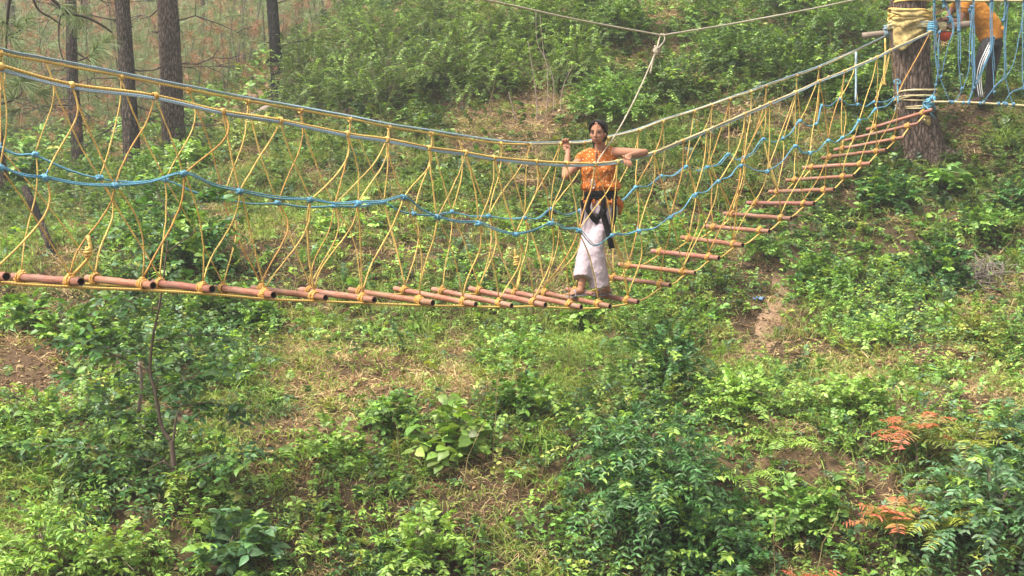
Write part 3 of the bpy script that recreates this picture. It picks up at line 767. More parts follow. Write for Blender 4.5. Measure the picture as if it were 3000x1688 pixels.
m = MB(); tube(m, [W(1756 + 19 * math.cos(q), 446 - 4 * math.cos(q), 12.27 + .066 * math.sin(q)) for q in np.linspace(0, 2 * np.pi, 24)], .011, 7); m.build('collar', M['blouse'], wom, smooth=True)
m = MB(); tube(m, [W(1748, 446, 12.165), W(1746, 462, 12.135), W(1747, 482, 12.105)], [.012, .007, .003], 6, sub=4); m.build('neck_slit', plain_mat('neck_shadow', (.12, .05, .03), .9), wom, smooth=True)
# wide trousers, the front leg crossing the rear one
tr = Body()
tr.flat([W(1757, 585, 12.26), W(1757, 606, 12.26), W(1755, 632, 12.25)], [.150, .178, .172], [.115, .125, .12])
tr.flat([W(1729, 612, 12.27), W(1727, 690, 12.26), W(1714, 745, 12.17), W(1705, 816, 12.08)], [.100, .080, .078, .090], [.11, .10, .11, .12])
tr.flat([W(1781, 612, 12.25), W(1762, 664, 12.2), W(1745, 716, 12.14), W(1745, 760, 12.13), W(1754, 840, 12.15)], [.100, .086, .082, .094, .098], [.11, .10, .095, .10, .11])
tr.flat([W(1760, 745, 12.22), W(1764, 790, 12.22), W(1768, 838, 12.23)], [.03, .05, .055], [.07, .08, .085])
tr.build('trousers', M['trouser'], wom, .0065, 4, (.020, .07))
# harness
m = MB(); th = np.linspace(0, 2 * np.pi, 33)
def band(py, rx, ry, w, cx=1760, tilt=0):
    P = np.array([W(cx, py, 12.25) + [rx * math.cos(t), ry * math.sin(t), tilt * math.cos(t)] for t in th])
    up = np.array([0, 0, w / 2]); n = len(P); out = unit((P - P[:-1].mean(0)) * [1, 1, 0]) * .006
    V = np.vstack([P + up, P + up + out, P - up + out, P - up]); i = np.arange(n - 1)
    m.add(V, [np.stack([i + a * n, i + 1 + a * n, i + 1 + c * n, i + c * n], -1) for a, c in ((0, 1), (1, 2), (2, 3))])
band(569, .158, .116, .062); band(582, .163, .120, .026)
m.build('harness_belt', M['webbing'], wom, smooth=False)
def strap(P, w, name='harness_strap', t=.005):
    P = smoothline(np.array(P), 6); T = unit(np.gradient(P, axis=0)); s = unit(np.cross(T, np.array([0, -1., .05]))); nn = np.cross(s, T)
    s = s * w / 2; n = len(P); V = np.vstack([P - s + nn * t, P + s + nn * t, P + s - nn * t, P - s - nn * t]); i = np.arange(n - 1)
    mm = MB(); mm.add(V, [np.stack([i + a * n, i + 1 + a * n, i + 1 + c * n, i + c * n], -1) for a, c in ((0, 1), (1, 2), (2, 3), (3, 0))] + [np.array([[0, n, 2 * n, 3 * n], [4 * n - 1, 3 * n - 1, 2 * n - 1, n - 1]])])
    mm.build(name, M['webbing'], wom)
strap([W(1728, 578, 12.12), W(1722, 610, 12.10), W(1738, 640, 12.10), W(1752, 652, 12.12)], .05)
strap([W(1768, 578, 12.12), W(1766, 612, 12.08), W(1756, 634, 12.09), W(1744, 645, 12.12)], .05)
strap([W(1770, 612, 12.07), W(1768, 628, 12.07), W(1776, 660, 12.07), W(1786, 695, 12.06), W(1793, 728, 12.08)], .058)
strap([W(1800, 570, 12.14), W(1800, 600, 12.13), W(1798, 640, 12.12), W(1790, 668, 12.08)], .042)
strap([W(1704, 586, 12.16), W(1708, 625, 12.15), W(1700, 655, 12.17)], .03)
m = MB(); knot(m, W(1768, 625, 12.06), .022, (1, 0, .2), .009, 3, .03); m.build('strap_buckle', M['webbing'], wom, smooth=True)
# feet in sandals
for (ank, heel, ball_, toe) in ((W(1703, 840, 12.05), W(1708, 862, 12.06), W(1678, 866, 11.98), W(1664, 868, 11.94)), (W(1778, 844, 12.34), W(1784, 860, 12.40), W(1752, 864, 12.30), W(1738, 870, 12.24))):
    f = Body(); f.limb([ank + [0, 0, .03], ank, heel * .7 + ball_ * .3 + [0, 0, .03]], [.034, .034, .030]); f.ball(heel + [0, 0, .028], (.028, .028, .026))
    f.limb([heel + [0, 0, .03], (heel + ball_) / 2 + [0, 0, .032], ball_ + [0, 0, .022]], [.027, .030, .028])
    d = unit((toe - heel) * [1, 1, 0]); sd = np.array([-d[1], d[0], 0])
    for k in range(5):
        o = (k - 2) * .0155; l = (.052, .050, .046, .042, .036)[k]; q = ball_ + sd * o + [0, 0, .014] ; f.limb([q, q + d * l * .5 + [0, 0, .004], q + d * l], [.012, .010, .0085 if k else .011], 8, 2)
    f.build('foot', M['skin'], wom, .004, 3)
    s_ = Body(); s_.flat([heel - d * .03 + [0, 0, -.008], (heel + ball_) / 2 + [0, 0, -.008], ball_ + [0, 0, -.008], ball_ + d * .065 + [0, 0, -.006]], [.034, .036, .045, .030], [.008] * 4, axis=sd)
    s_.limb([ball_ + sd * .042 + [0, 0, 0], ball_ - d * .02 + [0, 0, .052], ball_ - sd * .042 + [0, 0, 0]], [.009, .012, .009], 8, 4)
    s_.limb([heel + sd * .03 + [0, 0, .01], heel - d * .03 + [0, 0, .045], heel - sd * .03 + [0, 0, .01]], [.007, .008, .007], 8, 4)
    s_.build('sandal', M['sandal'], wom, .004, 2)

# tether from the overhead line to her belt
t0 = oc[5]; cl = W(1737, 545, 12.02)
tt = empty('tether_rope', t0, 'thin pale tether rope knotted to the overhead line and clipped at the woman\'s belt', 'tether rope')
m = MB(); kn = W(1923, 148, 13.14)
tube(m, [t0 + [.01, 0, .02], t0 + [.025, 0, -.05], kn], .0075, 6, sub=4); tube(m, [t0 + [-.01, 0, .02], t0 + [-.035, 0, -.06], kn], .0075, 6, sub=4)
tube(m, np.vstack([kn, W(1870, 270, 12.9), W(1810, 384, 12.45), W(1749, 478, 11.98), cl]), .0075, 6, sub=6)
tube(m, [kn, W(1914, 175, 13.13), W(1905, 217, 13.12)], .009, 6, sub=4); m.build('rope', M['pale'], tt, smooth=True)
m = MB(); knot(m, kn, .014, (.3, 0, 1), .014, 4, .07); knot(m, kn + [0, 0, .01], .02, (1, 0, .4), .011, 2, .03); m.build('knot', M['pale'], tt, smooth=True)
m = MB(); a = np.linspace(0, 2 * np.pi, 20); tube(m, [cl + [.018 * math.cos(q), 0, .045 * math.sin(q) + .02] for q in a], .0055, 6); m.build('clip', M['metal'], tt, smooth=True)

# --- the man leaning on the log beside the big tree
DM = 18.75
mf = W(2885, 298, DM)
man = empty('person', mf, 'man in orange polo shirt and dark striped trousers bending over the log', 'person')
M['shirt'] = cloth_mat('orange_polo', (.36, .145, .018), .9, .14, (5, 5, 5), .5, .04); M['track'] = cloth_mat('charcoal_track_cloth', (.026, .024, .026), .8, .2, (6, 6, 2), .5, .02)
M['white'] = plain_mat('white_stripe', (.75, .75, .75), .8, 0, .05, 30, 0); M['shoe'] = plain_mat('dark_shoe', (.06, .035, .03), .6)
hip, sho = W(2908, 112, DM), W(2818, -16, DM - .05)
b = Body(); HM2 = frame(unit(np.array([-.9, -.35, -.35]))); at2 = head(b, W(2775, -52, DM - .05), HM2, 1.05)
b.limb([W(2790, -40, DM - .05), sho], [.055, .065])
b.flat([sho, (sho + hip) / 2, hip], [.10, .11, .12], [.16, .15, .15], axis=(.87, 0, -.5))
ms, me, mw = W(2832, 0, DM - .22), W(2812, 66, DM - .28), W(2775, 58, DM - .42)
b.limb([ms, (ms + me) / 2, me], [.062, .054, .044]); b.limb([me, (me * .6 + mw * .4), mw], [.044, .043, .029])
ms2, me2, mw2 = W(2808, -6, DM + .16), W(2783, 40, DM + .12), W(2768, 62, DM - .1)
b.limb([ms2, me2], [.058, .044]); b.limb([me2, mw2], [.043, .029])
b.build('body', M['skin2'], man, .007, 5)
face_bits(man, at2, HM2, 1.05)
hb = Body(); hb.ball(at2(0, -.03, .05), np.array([.088, .096, .085]), HM2); hb.ball(at2(0, -.05, .0), np.array([.084, .075, .07]), HM2); hb.build('hair', M['hair'], man, .008, 3)
for wr, dy in ((mw, 0), (mw2, .16)):
    h = Body(); h.limb([wr, wr + np.array([-.06, 0, .005])], [.030, .034]); 
    for k, (L, r) in enumerate(((.07, .0095), (.078, .010), (.074, .0098), (.060, .009))):
        rt = wr + np.array([-.085, -.033 + .021 * k, .012]); finger(h, rt, (-1, 0, .1), (-.5, 0, -.9), (.3, 0, -1), L * 1.1, r)
    finger(h, wr + np.array([-.045, -.04, .0]), (-.6, -.6, -.1), (-.8, -.1, -.4), (-.6, .2, -.6), .065, .011)
    h.build('hand', M['skin2'], man, .0045, 3)
sh = Body(); ax_ = (.87, 0, -.5)
sh.flat([W(2802, -40, DM - .05), sho, W(2863, 40, DM - .02), W(2895, 82, DM), W(2904, 120, DM)], [.07, .165, .185, .20, .17], [.10, .215, .20, .185, .17], axis=ax_)
sh.limb([W(2832, -12, DM - .16), ms, (ms * .52 + me * .48)], [.085, .085, .076]); sh.limb([W(2822, -10, DM + .12), W(2796, 22, DM + .14)], [.08, .072])
sh.ball(W(2926, 90, DM), (.08, .15, .08)); sh.build('polo_shirt', M['shirt'], man, .009, 4, (.016, .09))
m = MB(); tube(m, np.array([W(2800, -38, DM - .05) + [.09 * math.cos(q), .1 * math.sin(q), .05 * math.cos(q)] for q in th]), .018, 6); m.build('collar', M['shirt'], man, smooth=True)
m = MB(); c_ = W(2826, 27, DM - .27); tube(m, np.array([c_ + [.078 * math.cos(q), .078 * math.sin(q), -.02 * math.cos(q)] for q in th]), .006, 5); m.build('sleeve_edge', plain_mat('dark_edge', (.05, .03, .03)), man, smooth=True)
lg = Body(); lg.flat([W(2906, 100, DM), W(2904, 138, DM)], [.15, .145], [.15, .14])
HF = (W(2894, 128, DM - .1), W(2870, 184, DM - .18), W(2861, 232, DM - .13), W(2868, 286, DM - .1)); HB = (W(2918, 128, DM + .09), W(2906, 200, DM + .12), W(2900, 250, DM + .13), W(2896, 288, DM + .12))
lg.limb(HF, [.105, .078, .068, .058]); lg.limb(HB, [.105, .078, .064, .056]); lg.build('trousers', M['track'], man, .008, 4, (.025, .06))
for o in (-.030, .0, .030):
    m = MB(); Q = smoothline(np.array(HF), 6); R_ = np.interp(np.linspace(0, 3, len(Q)), range(4), [.108, .082, .072, .062])
    tube(m, Q + np.stack([o + .01 + 0 * R_, -np.sqrt(np.maximum(R_ ** 2 - o * o, 1e-4)), 0 * R_], -1), .0075, 5); m.build('white_stripe', M['white'], man, smooth=True)
for f_, dd in ((W(2866, 293, DM - .12), (-1, -.5, 0)), (W(2897, 299, DM + .1), (-1, -.3, 0))):
    s_ = Body(); d = unit(np.array(dd)); s_.limb([f_, f_ + d * .09 + [0, 0, -.03], f_ + d * .17 + [0, 0, -.042]], [.052, .044, .036]); s_.ball(f_ - d * .03 + [0, 0, -.03], (.045, .045, .045)); s_.build('shoe', M['shoe'], man, .008, 3)
m = MB(); knot(m, mw + [.02, 0, 0], .036, me - mw, .012, 3, .05); m.build('wrist_band', M['blue'], man, smooth=True)

# ------------------------------------------------------------------ trees
def trunk_arr(P, r, n=20, rough=.06, seed=0):
    Q = smoothline(P, 8); tt = np.linspace(0, len(P) - 1, len(Q)); rr = np.interp(tt, np.arange(len(P)), r)
    V, fs, U = tube_arr(Q, rr, n); k = len(Q) * n
    c = np.repeat(Q, n, 0); d = V[:k] - c; th = U[:k, 1] * 2 * np.pi; z = c[:, 2]
    f = 1 + rough * (np.sin(3 * th + z * 1.1 + seed) * .5 + np.sin(7 * th - z * 2.3 + 2 * seed) * .4 + np.sin(13 * th + z * 5.1 + seed) * .25) + rough * .5 * rng.normal(size=k)
    V[:k] = c + d * f[:, None]; return V, fs, U

def needles(mb, c, d, n, L, w, col, spread=.8):
    """tufts of long pine needles at points c (S,3) pointing along d"""
    S = len(c); dd = unit(np.repeat(d, n, 0) + rng.normal(0, spread, (S * n, 3)))
    co = np.repeat(np.broadcast_to(col, (S, 3)), n, 0) * rng.uniform(.7, 1.3, (S * n, 1))
    blades(mb, np.repeat(c, n, 0), dd, np.full(S * n, L) * rng.uniform(.6, 1.1, S * n), w, co, .25)

def branch(mb, nd, a, d, L, r, nsub=5, ncol=None, sag=.25, tufts=2, nl=.2, nw=.006, nn=16):
    d = unit(np.asarray(d, float)); t = np.linspace(0, 1, 7)[:, None]
    P = a + d * L * t + np.array([0, 0, -1.]) * sag * L * t ** 2 + np.vstack([[0, 0, 0], np.cumsum(rng.normal(0, .035 * L, (6, 3)), 0)])
    tube(mb, P, np.linspace(r, r * .25, 7), 5)
    for k in range(nsub):
        i = rng.integers(2, 7); dd = unit(d + rng.normal(0, .7, 3)); q = P[i] if i < 7 else P[-1]; l = L * rng.uniform(.15, .4)
        R_ = np.array([q, q + dd * l * .5 + rng.normal(0, .02, 3), q + dd * l + [0, 0, -.05 * L]]); tube(mb, R_, [r * .45, r * .3, r * .15], 4)
        if nd is not None and tufts: needles(nd, R_[-1:] - dd * l * .1 * np.arange(tufts)[:, None], np.tile(dd, (tufts, 1)), nn, nl, nw, ncol)
    return P

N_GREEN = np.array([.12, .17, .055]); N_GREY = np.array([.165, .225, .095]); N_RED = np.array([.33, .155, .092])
def pine(px0, px1, py1, wpx, d, label, m='bark', nb=11, top=-60, lean=0, red=.6, group=None, name='pine_tree', flare=1.25, nsub=6, H=None, blen=1.0):
    base = W(px1, py1, d); base[2] = hgt(base[0], base[1]) - .1
    topP = W(px0, 0, d); r = wpx / F * d / 2
    up = (topP - base); zt = W(px0, top, d)[2] + 2.5
    f = (zt - base[2]) / max(up[2], .5)
    e = empty(name, base + [0, 0, .1], label, 'pine tree', group)
    P = [base + up * f * t + np.array([rng.normal(0, .02), rng.normal(0, .02), 0]) * (t > 0) for t in (0, .12, .3, .5, .75, 1)]
    mb = MB(); V, fs, U = trunk_arr(P, [r * flare, r * 1.06, r * 1.0, r * .95, r * .88, r * .8], 22, .05, rng.uniform(0, 6)); mb.add(V, fs, None, U)
    for k in range(10):                                    # knots and stubs of shed branches
        t = rng.uniform(.1, .9); i = int(t * 5); q = P[i] + (P[min(i + 1, 5)] - P[i]) * (t * 5 - i); a = rng.uniform(0, 6.28); dd = np.array([math.cos(a), math.sin(a), .2])
        tube(mb, [q + dd * r * .7, q + dd * (r + rng.uniform(.03, .12))], [r * .16, r * .07], 6)
    mb.build('trunk', M[m], e, smooth=True)
    for k in range(nb):
        bm, nd = MB(), MB()
        t = rng.uniform(.2, .85); i = min(int(t * 5), 4); q = P[i] + (P[i + 1] - P[i]) * (t * 5 - i); a = rng.uniform(0, 6.28)
        branch(bm, nd, q, (math.cos(a), math.sin(a) * .8, rng.uniform(-.15, .25)), blen * rng.uniform(.9, 2.0), .018 + .008 * (d > 30), nsub, N_RED if rng.uniform() < red else N_GREEN, .15, 2, .16 if d < 30 else .24, .0032 * max(1, d / 26), 22)
        o = bm.build('branch', M['twig'], e, smooth=True)
        if nd.n: nd.build('needles', M['needle'], o)
    return e

pine(203, 228, 505, 32, 24.0, 'pine trunk with a charred lower half, leftmost of the three pines close behind the bridge', 'bark_char')
pine(363, 387, 500, 44, 22.5, 'blackened pine trunk in the middle of the three pines close behind the bridge', 'bark_char')
pine(491, 518, 490, 62, 23.2, 'thickest pine trunk with brown bark, rightmost of the three pines close behind the bridge', 'bark')
pine(800, 814, 300, 33, 27.0, 'black burnt pine trunk on the ridge beside the feathery shrubs', 'bark_black', 5)
pine(877, 862, 160, 24, 36.0, 'hazy pine trunk just right of the black burnt one', 'bark', 4)
pine(592, 590, 430, 17, 42.0, 'thin hazy pine trunk between the thickest pine and the burnt one', 'bark', 9, red=.75)
pine(1190, 1188, 100, 17, 38.0, 'thin dark pine trunk standing behind the feathery shrubs at the top', 'bark_black', 3)
pine(-70, 20, 600, 36, 20.0, 'grey pine trunk at the far left edge behind the handrails', 'bark', 5)
sp = [(40, 40), (120, 52), (270, 46), (318, 66), (430, 58), (690, 70), (735, 58), (948, 60), (1010, 56), (1095, 50), (150, 80), (450, 88), (960, 90)]
for px, d in sp:
    x = (px - 1500) / F * d; z = hgt(x, d); q = project(np.array([x, d, z]))
    pine(px + rng.normal(0, 8), px, float(q[1]), .26 / d * F * rng.uniform(.7, 1.2), d, 'slender hazy pine far back in the misty woods', 'bark', 7, red=.35, group='slender pines far back in the misty woods', nsub=5, blen=1.5)

# far woods: grey-green saplings and needle clumps with brown dead twigs, one mass
fw = MB(); n = 2600
y = 30 + 75 * rng.uniform(0, 1, n) ** 1.2; x = y * rng.uniform(-.52, -.02, n); z = hgt(x, y); P = np.c_[x, y, z]
k = ~((x > -.13 * y) & (y < 38)); P = P[k]; n = len(P)
hh = rng.uniform(.6, 5, n)
ks = rng.uniform(size=n) < .35; Ps, hs = P[ks], hh[ks]; ns = len(Ps); ln = rng.normal(0, .16, (ns, 2))
tz = np.linspace(0, 1, 4)[None]; put_stems(fw, Ps[:, None] + np.stack([hs[:, None] * tz * ln[:, :1], hs[:, None] * tz * ln[:, 1:], hs[:, None] * tz], -1) + rng.normal(0, .04, (ns, 4, 3)), .022, .008, (.12, .095, .075))
S = 16; c = np.repeat(P, S, 0) + np.c_[rng.normal(0, .9, (n * S, 2)), rng.uniform(.05, 1, n * S) * np.repeat(hh, S)]
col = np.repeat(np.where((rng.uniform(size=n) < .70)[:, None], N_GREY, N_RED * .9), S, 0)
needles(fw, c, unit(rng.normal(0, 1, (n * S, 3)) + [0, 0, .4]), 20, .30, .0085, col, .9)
P2 = np.c_[rng.uniform(-.52, -.05, 4600) * 1.0, 24 + 70 * rng.uniform(0, 1, 4600) ** 1.4, np.zeros(4600)]; P2[:, 0] *= P2[:, 1]; P2[:, 2] = hgt(P2[:, 0], P2[:, 1])
m_ = P2[:, 1] > 27 + 9 * (P2[:, 0] > -.2 * P2[:, 1]); P2 = P2[m_]
sprays(fw, P2, hemi(len(P2), .3), rng.uniform(.5, 1.3, len(P2)), 12, .16, .5, np.where((rng.uniform(size=len(P2)) < .8)[:, None], G_MID * 1.3, G_YEL), .4)
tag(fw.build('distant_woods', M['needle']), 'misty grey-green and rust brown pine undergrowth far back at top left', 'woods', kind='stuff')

# dead pine branches reaching in at top left
def reach(name, pts, d, r, label, tufts, col=N_GREEN, subs=()):
    e = empty(name, W(*pts[0], d), label, 'branch'); m = MB(); Q = [W(x, y, d + .1 * i) for i, (x, y) in enumerate(pts)]
    tube(m, smoothline(Q, 5), np.linspace(r, r * .4, (len(Q) - 1) * 5 + 1), 7)
    for sb in subs: tube(m, smoothline([W(x, y, d + .15) for x, y in sb], 5), np.linspace(r * .55, r * .2, (len(sb) - 1) * 5 + 1), 6)
    m.build('stem', M['twig'], e, smooth=True)
    if tufts:
        n = MB(); c = np.array([W(x, y, d + .1) for x, y, *_ in tufts]); dd = np.array([[dx, rng.normal(0, .2), dz] for _, _, dx, dz in tufts])
        needles(n, c, dd, 60, .30, .0055, col, .55); n.build('needles', M['needle'], e)
reach('pine_branch', [(100, -60), (160, 5), (205, 38), (255, 52), (300, 75), (327, 95)], 15, .026, 'thick dark bare branch arching in from the top left edge', [(180, 15, .5, -.5)], subs=[[(205, 38), (180, 45), (172, 80), (175, 140), (192, 180), (235, 176)]])
reach('pine_branch', [(40, -60), (25, 20), (20, 90), (18, 150)], 14, .022, 'dark drooping branch with long green needles in the top left corner', [(10, 60, -.4, -.7), (30, 110, .6, -.3), (45, 80, .7, .3), (20, 140, .1, -1), (75, 60, .8, .2), (0, 170, .3, -.6), (60, 150, .7, -.5)], subs=[[(20, 105), (55, 92), (80, 65)]])
reach('pine_branch', [(-40, 190), (20, 215), (70, 250), (120, 270)], 16.5, .012, 'drooping pine branch with long green needles below the left end of the far handrail', [(40, 225, .5, -.6), (80, 255, .8, -.2), (110, 268, .9, -.3), (120, 270, .7, .4), (60, 245, -.2, -.8), (95, 262, .3, .7)], N_GREEN * .9)
reach('pine_branch', [(250, -40), (238, 10), (228, 45)], 17, .012, 'tuft of long green pine needles hanging at the top between two pines', [(236, 15, .5, -.8), (230, 40, -.5, -.8), (228, 45, .3, -1)], N_GREEN * .9)
reach('pine_branch', [(130, 330), (90, 300), (40, 330)], 18.5, .010, 'low pine branch with dark green needles at the left edge above the blue lines', [(60, 318, -.6, -.3), (95, 302, .1, .9), (45, 328, -.9, .2), (110, 312, .8, -.4)], N_GREEN * .6)
reach('pine_branch', [(80, -50), (110, 25), (150, 52), (182, 74)], 15.5, .018, 'short dark branch pointing down to the right below the top left edge', [])
reach('pine_branch', [(-60, 320), (0, 305), (45, 290), (62, 270), (58, 225)], 14.5, .018, 'dark upturned branch with grey-green needle sprays at the left edge behind the handrails', [(60, 225, .1, 1), (58, 240, .8, .5), (55, 250, -.7, .5), (62, 240, .9, .1), (40, 292, -.5, .8)], N_GREY * .8)
reach('pine_branch', [(235, 176), (255, 168), (280, 140), (320, 105)], 16, .011, 'grey-green needle spray at the end of a thin twig between two pines', [(262, 165, .9, .5), (275, 150, .6, .9), (285, 140, 1, .1), (262, 168, .9, -.2), (300, 125, .8, .7)], N_GREY)

# fallen pale log on the spur and the leaning dead trunk
def log(name, a, b, da, db, r, label, m='log'):
    A, B = W(*a, da), W(*b, db); mb = MB(); V, fs, U = trunk_arr([A, A * .6 + B * .4 + [0, 0, .03], B], [r, r * .95, r * .8], 16, .08, 1); mb.add(V, fs, None, U)
    return tag(mb.build(name, M[m], smooth=True), label, 'log')
log('fallen_log', (690, 392), (790, 318), 24.6, 26.2, .13, 'pale fallen log lying on the spur below the burnt pine')
log('leaning_trunk', (74, 552), (166, 770), 15.2, 14.2, .05, 'thin dark dead trunk leaning at the left edge behind the nets', 'bark_char')

# --- the big tree that carries the end of the bridge
DT = 18.05
tb = W(2712, 480, DT); tb[2] = hgt(tb[0], tb[1])
big = empty('big_pine_tree', tb, 'big thick barked tree trunk at right that holds the end of the rope bridge', 'tree')
mb = MB(); V, fs, U = trunk_arr([W(2716, 500, DT), W(2706, 455, DT), W(2692, 380, DT), W(2676, 260, DT), W(2666, 120, DT), W(2660, 0, DT), W(2655, -250, DT)],
    [.38, .33, .285, .272, .262, .25, .23], 40, .035, 2.2); mb.add(V, fs, None, U)
for k in range(7):                                         # root flare
    a = k * .9 + .3; c0 = W(2706, 440, DT); c1 = tb + np.array([math.cos(a) * .55, math.sin(a) * .5, 0]); c1[2] = hgt(c1[0], c1[1]) - .05
    tube(mb, [c0 + np.array([math.cos(a), math.sin(a), 0]) * .2, (c0 + c1) / 2 + np.array([math.cos(a), math.sin(a), .2]) * .08, c1], [.10, .09, .05], 8, sub=4)
mb.build('trunk', M['bark_hill'], big, smooth=True)

def turns(mb, cpx, py0, py1, rad, n, tr, mess=.02):
    for k in range(n):
        t = k / max(n - 1, 1); c = W(cpx, py0 + (py1 - py0) * t, DT); th = np.linspace(0, 2 * np.pi, 40); ph = rng.uniform(0, 6.28); am = rng.uniform(.3, 1) * mess
        P = np.stack([c[0] + (rad + .01 * np.sin(5 * th + ph)) * np.cos(th), c[1] + (rad + .01 * np.sin(4 * th + ph)) * np.sin(th), c[2] + am * np.sin(th + ph) + am * .4 * np.sin(3 * th + ph)], -1)
        tube(mb, P, tr * rng.uniform(.8, 1.2), 6)
M['sack'] = cloth_mat('yellow_sacking', (.34, .255, .105), .95, .45, (5, 5, 5), .6, .03)
wr = empty('rope_wrapping', W(2668, 70, DT), 'yellow rope and sacking wound round the upper part of the big tree', 'rope wrapping')
m = MB(); turns(m, 2666, 36, 78, .290, 9, .014, .07); turns(m, 2666, 40, 74, .300, 7, .010, .12); turns(m, 2667, 5, 8, .268, 2, .014, .02); m.build('rope', M['yellow'], wr, smooth=True)
m = MB(); turns(m, 2668, 72, 82, .30, 5, .022, .03); m.build('pale_rope', M['cream'], wr, smooth=True)
m = MB(); turns(m, 2668, 74, 76, .315, 1, .010, .02); m.build('blue_rope', M['steel'], wr, smooth=True)
def drape(px_l, px_r, py0, py1, rad, tip, name, parent, mt):
    """cloth hanging against the trunk, pointed below"""
    mb = MB(); nu, nv = 22, 16; c = W(2668, 0, DT); V = []
    for i in range(nv):
        for j in range(nu):
            u = j / (nu - 1); v = i / (nv - 1); px = px_l + (px_r - px_l) * u; lo = py0 + (py1 - py0) * (1 - abs(u - tip) ** 1.1 * 1.25); py = py0 + (lo - py0) * v
            q = W(px, py, DT); dx = q[0] - c[0]; yy_ = DT - math.sqrt(max(rad ** 2 - dx * dx, .004)) - .015 - .02 * math.sin(u * 17 + v * 2) * v - .012 * math.sin(9 * v + 5 * u)
            V.append(W(px, py, yy_))
    i = np.arange(nv - 1)[:, None] * nu; j = np.arange(nu - 1)[None]
    mb.add(V, [np.stack([i + j, i + j + 1, i + nu + j + 1, i + nu + j], -1).reshape(-1, 4)]); o = mb.build(name, mt, parent, smooth=True)
    s = o.modifiers.new('thickness', 'SOLIDIFY'); s.thickness = .012; return o
drape(2612, 2726, 28, 60, .315, .62, 'sacking', wr, M['sack']); drape(2614, 2722, 52, 84, .325, .3, 'sacking', wr, M['sack']); drape(2618, 2716, 80, 150, .305, .25, 'sacking', wr, M['sack'])
wl = empty('rope_wrapping', W(2690, 290, DT), 'cream ropes and a blue knot wound round the lower part of the big tree', 'rope wrapping')
m = MB(); turns(m, 2682, 270, 300, .292, 4, .013, .05); turns(m, 2688, 312, 322, .298, 2, .011, .03); m.build('rope', M['cream'], wl, smooth=True)
m = MB(); kc = W(2722, 296, DT - .32)
for k in range(9): knot(m, kc + rng.normal(0, .035, 3), .03, rng.normal(size=3), .012, 3, .05)
for k in range(7): tube(m, [kc, kc + rng.normal(0, .05, 3) - [0, 0, .05], kc + rng.normal(0, .06, 3) - [0, 0, .12]], .010, 5, sub=3)
m.build('blue_knot', M['blue'], wl, smooth=True)
m = MB(); c2 = W(2628, 265, DT - .3); tube(m, [c2 + [0, 0, .12], c2 + [.01, 0, 0], W(2630, 300, DT - .35), W(2622, 325, DT - .4)], .012, 6, sub=4); a = np.linspace(0, 6.28, 16)
tube(m, [c2 + [.045 * math.cos(q), 0, .12 + .03 * math.sin(q)] for q in a], .011, 6); m.build('blue_loop', M['blue'], wl, smooth=True)
drape(2706, 2740, 340, 372, .40, .5, 'sacking', wl, M['sack'])
# crossbar log lashed to the tree
LA, LB = W(2527, 105, 18.42), W(2848, 70, 18.36)
lg_ = empty('crossbar_log', (LA + LB) / 2, 'grey log lashed across the big tree, its ends sticking out on both sides', 'log')
m = MB(); V, fs, U = trunk_arr([LA, (LA + LB) / 2, LB], [.044, .047, .049], 16, .06, 3); m.add(V, fs, None, U); m.build('log_body', M['log'], lg_, smooth=True)
m = MB(); lc = W(2759, 80, 18.37)
for k in range(4): knot(m, lc + [.012 * k - .02, 0, 0], .058 + .008 * (k % 2), LB - LA, .016, 3, .06)
tube(m, [lc + [0, -.07, 0], W(2747, 100, 18.27), W(2738, 130, 18.27), W(2732, 152, 18.27)], .014, 6, sub=4); m.build('lashing', M['cream'], lg_, smooth=True)
m = MB(); knot(m, W(2600, 96, 18.40), .05, LB - LA, .014, 4, .10); knot(m, W(2598, 82, 18.36), .03, (0, 0, 1), .012, 3, .06); m.build('lashing', M['steel'], lg_, smooth=True)
m = MB()
for k in range(3): knot(m, W(2732, 75 + 6 * k, 17.5), .05, (.2, 0, 1), .013, 3, .09)
m.build('lashing', M['blue'], lg_, smooth=True)
# red helmet hung under the log
M['red'] = plain_mat('red_shell', (.58, .075, .03), .4, 0, .12, 8, .1)
hm = empty('helmet', W(2768, 118, 18.34), 'orange-red helmet hanging upside down under the end of the log', 'helmet')
c = W(2768, 96, 18.34); m = MB(); nu, nv = 24, 9
V = [c + np.array([.115 * math.cos(a_) * math.cos(t), .13 * math.sin(a_) * math.cos(t), -.125 * math.sin(t)]) for t in np.linspace(0, 1.5, nv) for a_ in np.linspace(0, 2 * np.pi, nu, endpoint=False)]
i = np.arange(nv - 1)[:, None] * nu; j = np.arange(nu)[None]; k = (j + 1) % nu
m.add(V, [np.stack([i + k, i + j, i + nu + j, i + nu + k], -1).reshape(-1, 4), np.arange((nv - 1) * nu, nv * nu)[None]]); o = m.build('shell', M['red'], hm, smooth=True)
s = o.modifiers.new('thickness', 'SOLIDIFY'); s.thickness = .008
m = MB(); tube(m, np.array([c + [.118 * math.cos(q), .133 * math.sin(q), 0] for q in np.linspace(0, 2 * np.pi, 30)]), .008, 6); m.build('rim', plain_mat('dark_rim', (.05, .03, .03)), hm, smooth=True)
m = MB(); tube(m, [c + [-.11, 0, 0], W(2764, 70, 18.3), c + [.11, 0, 0]], .006, 5, sub=5); m.build('chin_strap', M['webbing'], hm, smooth=True)

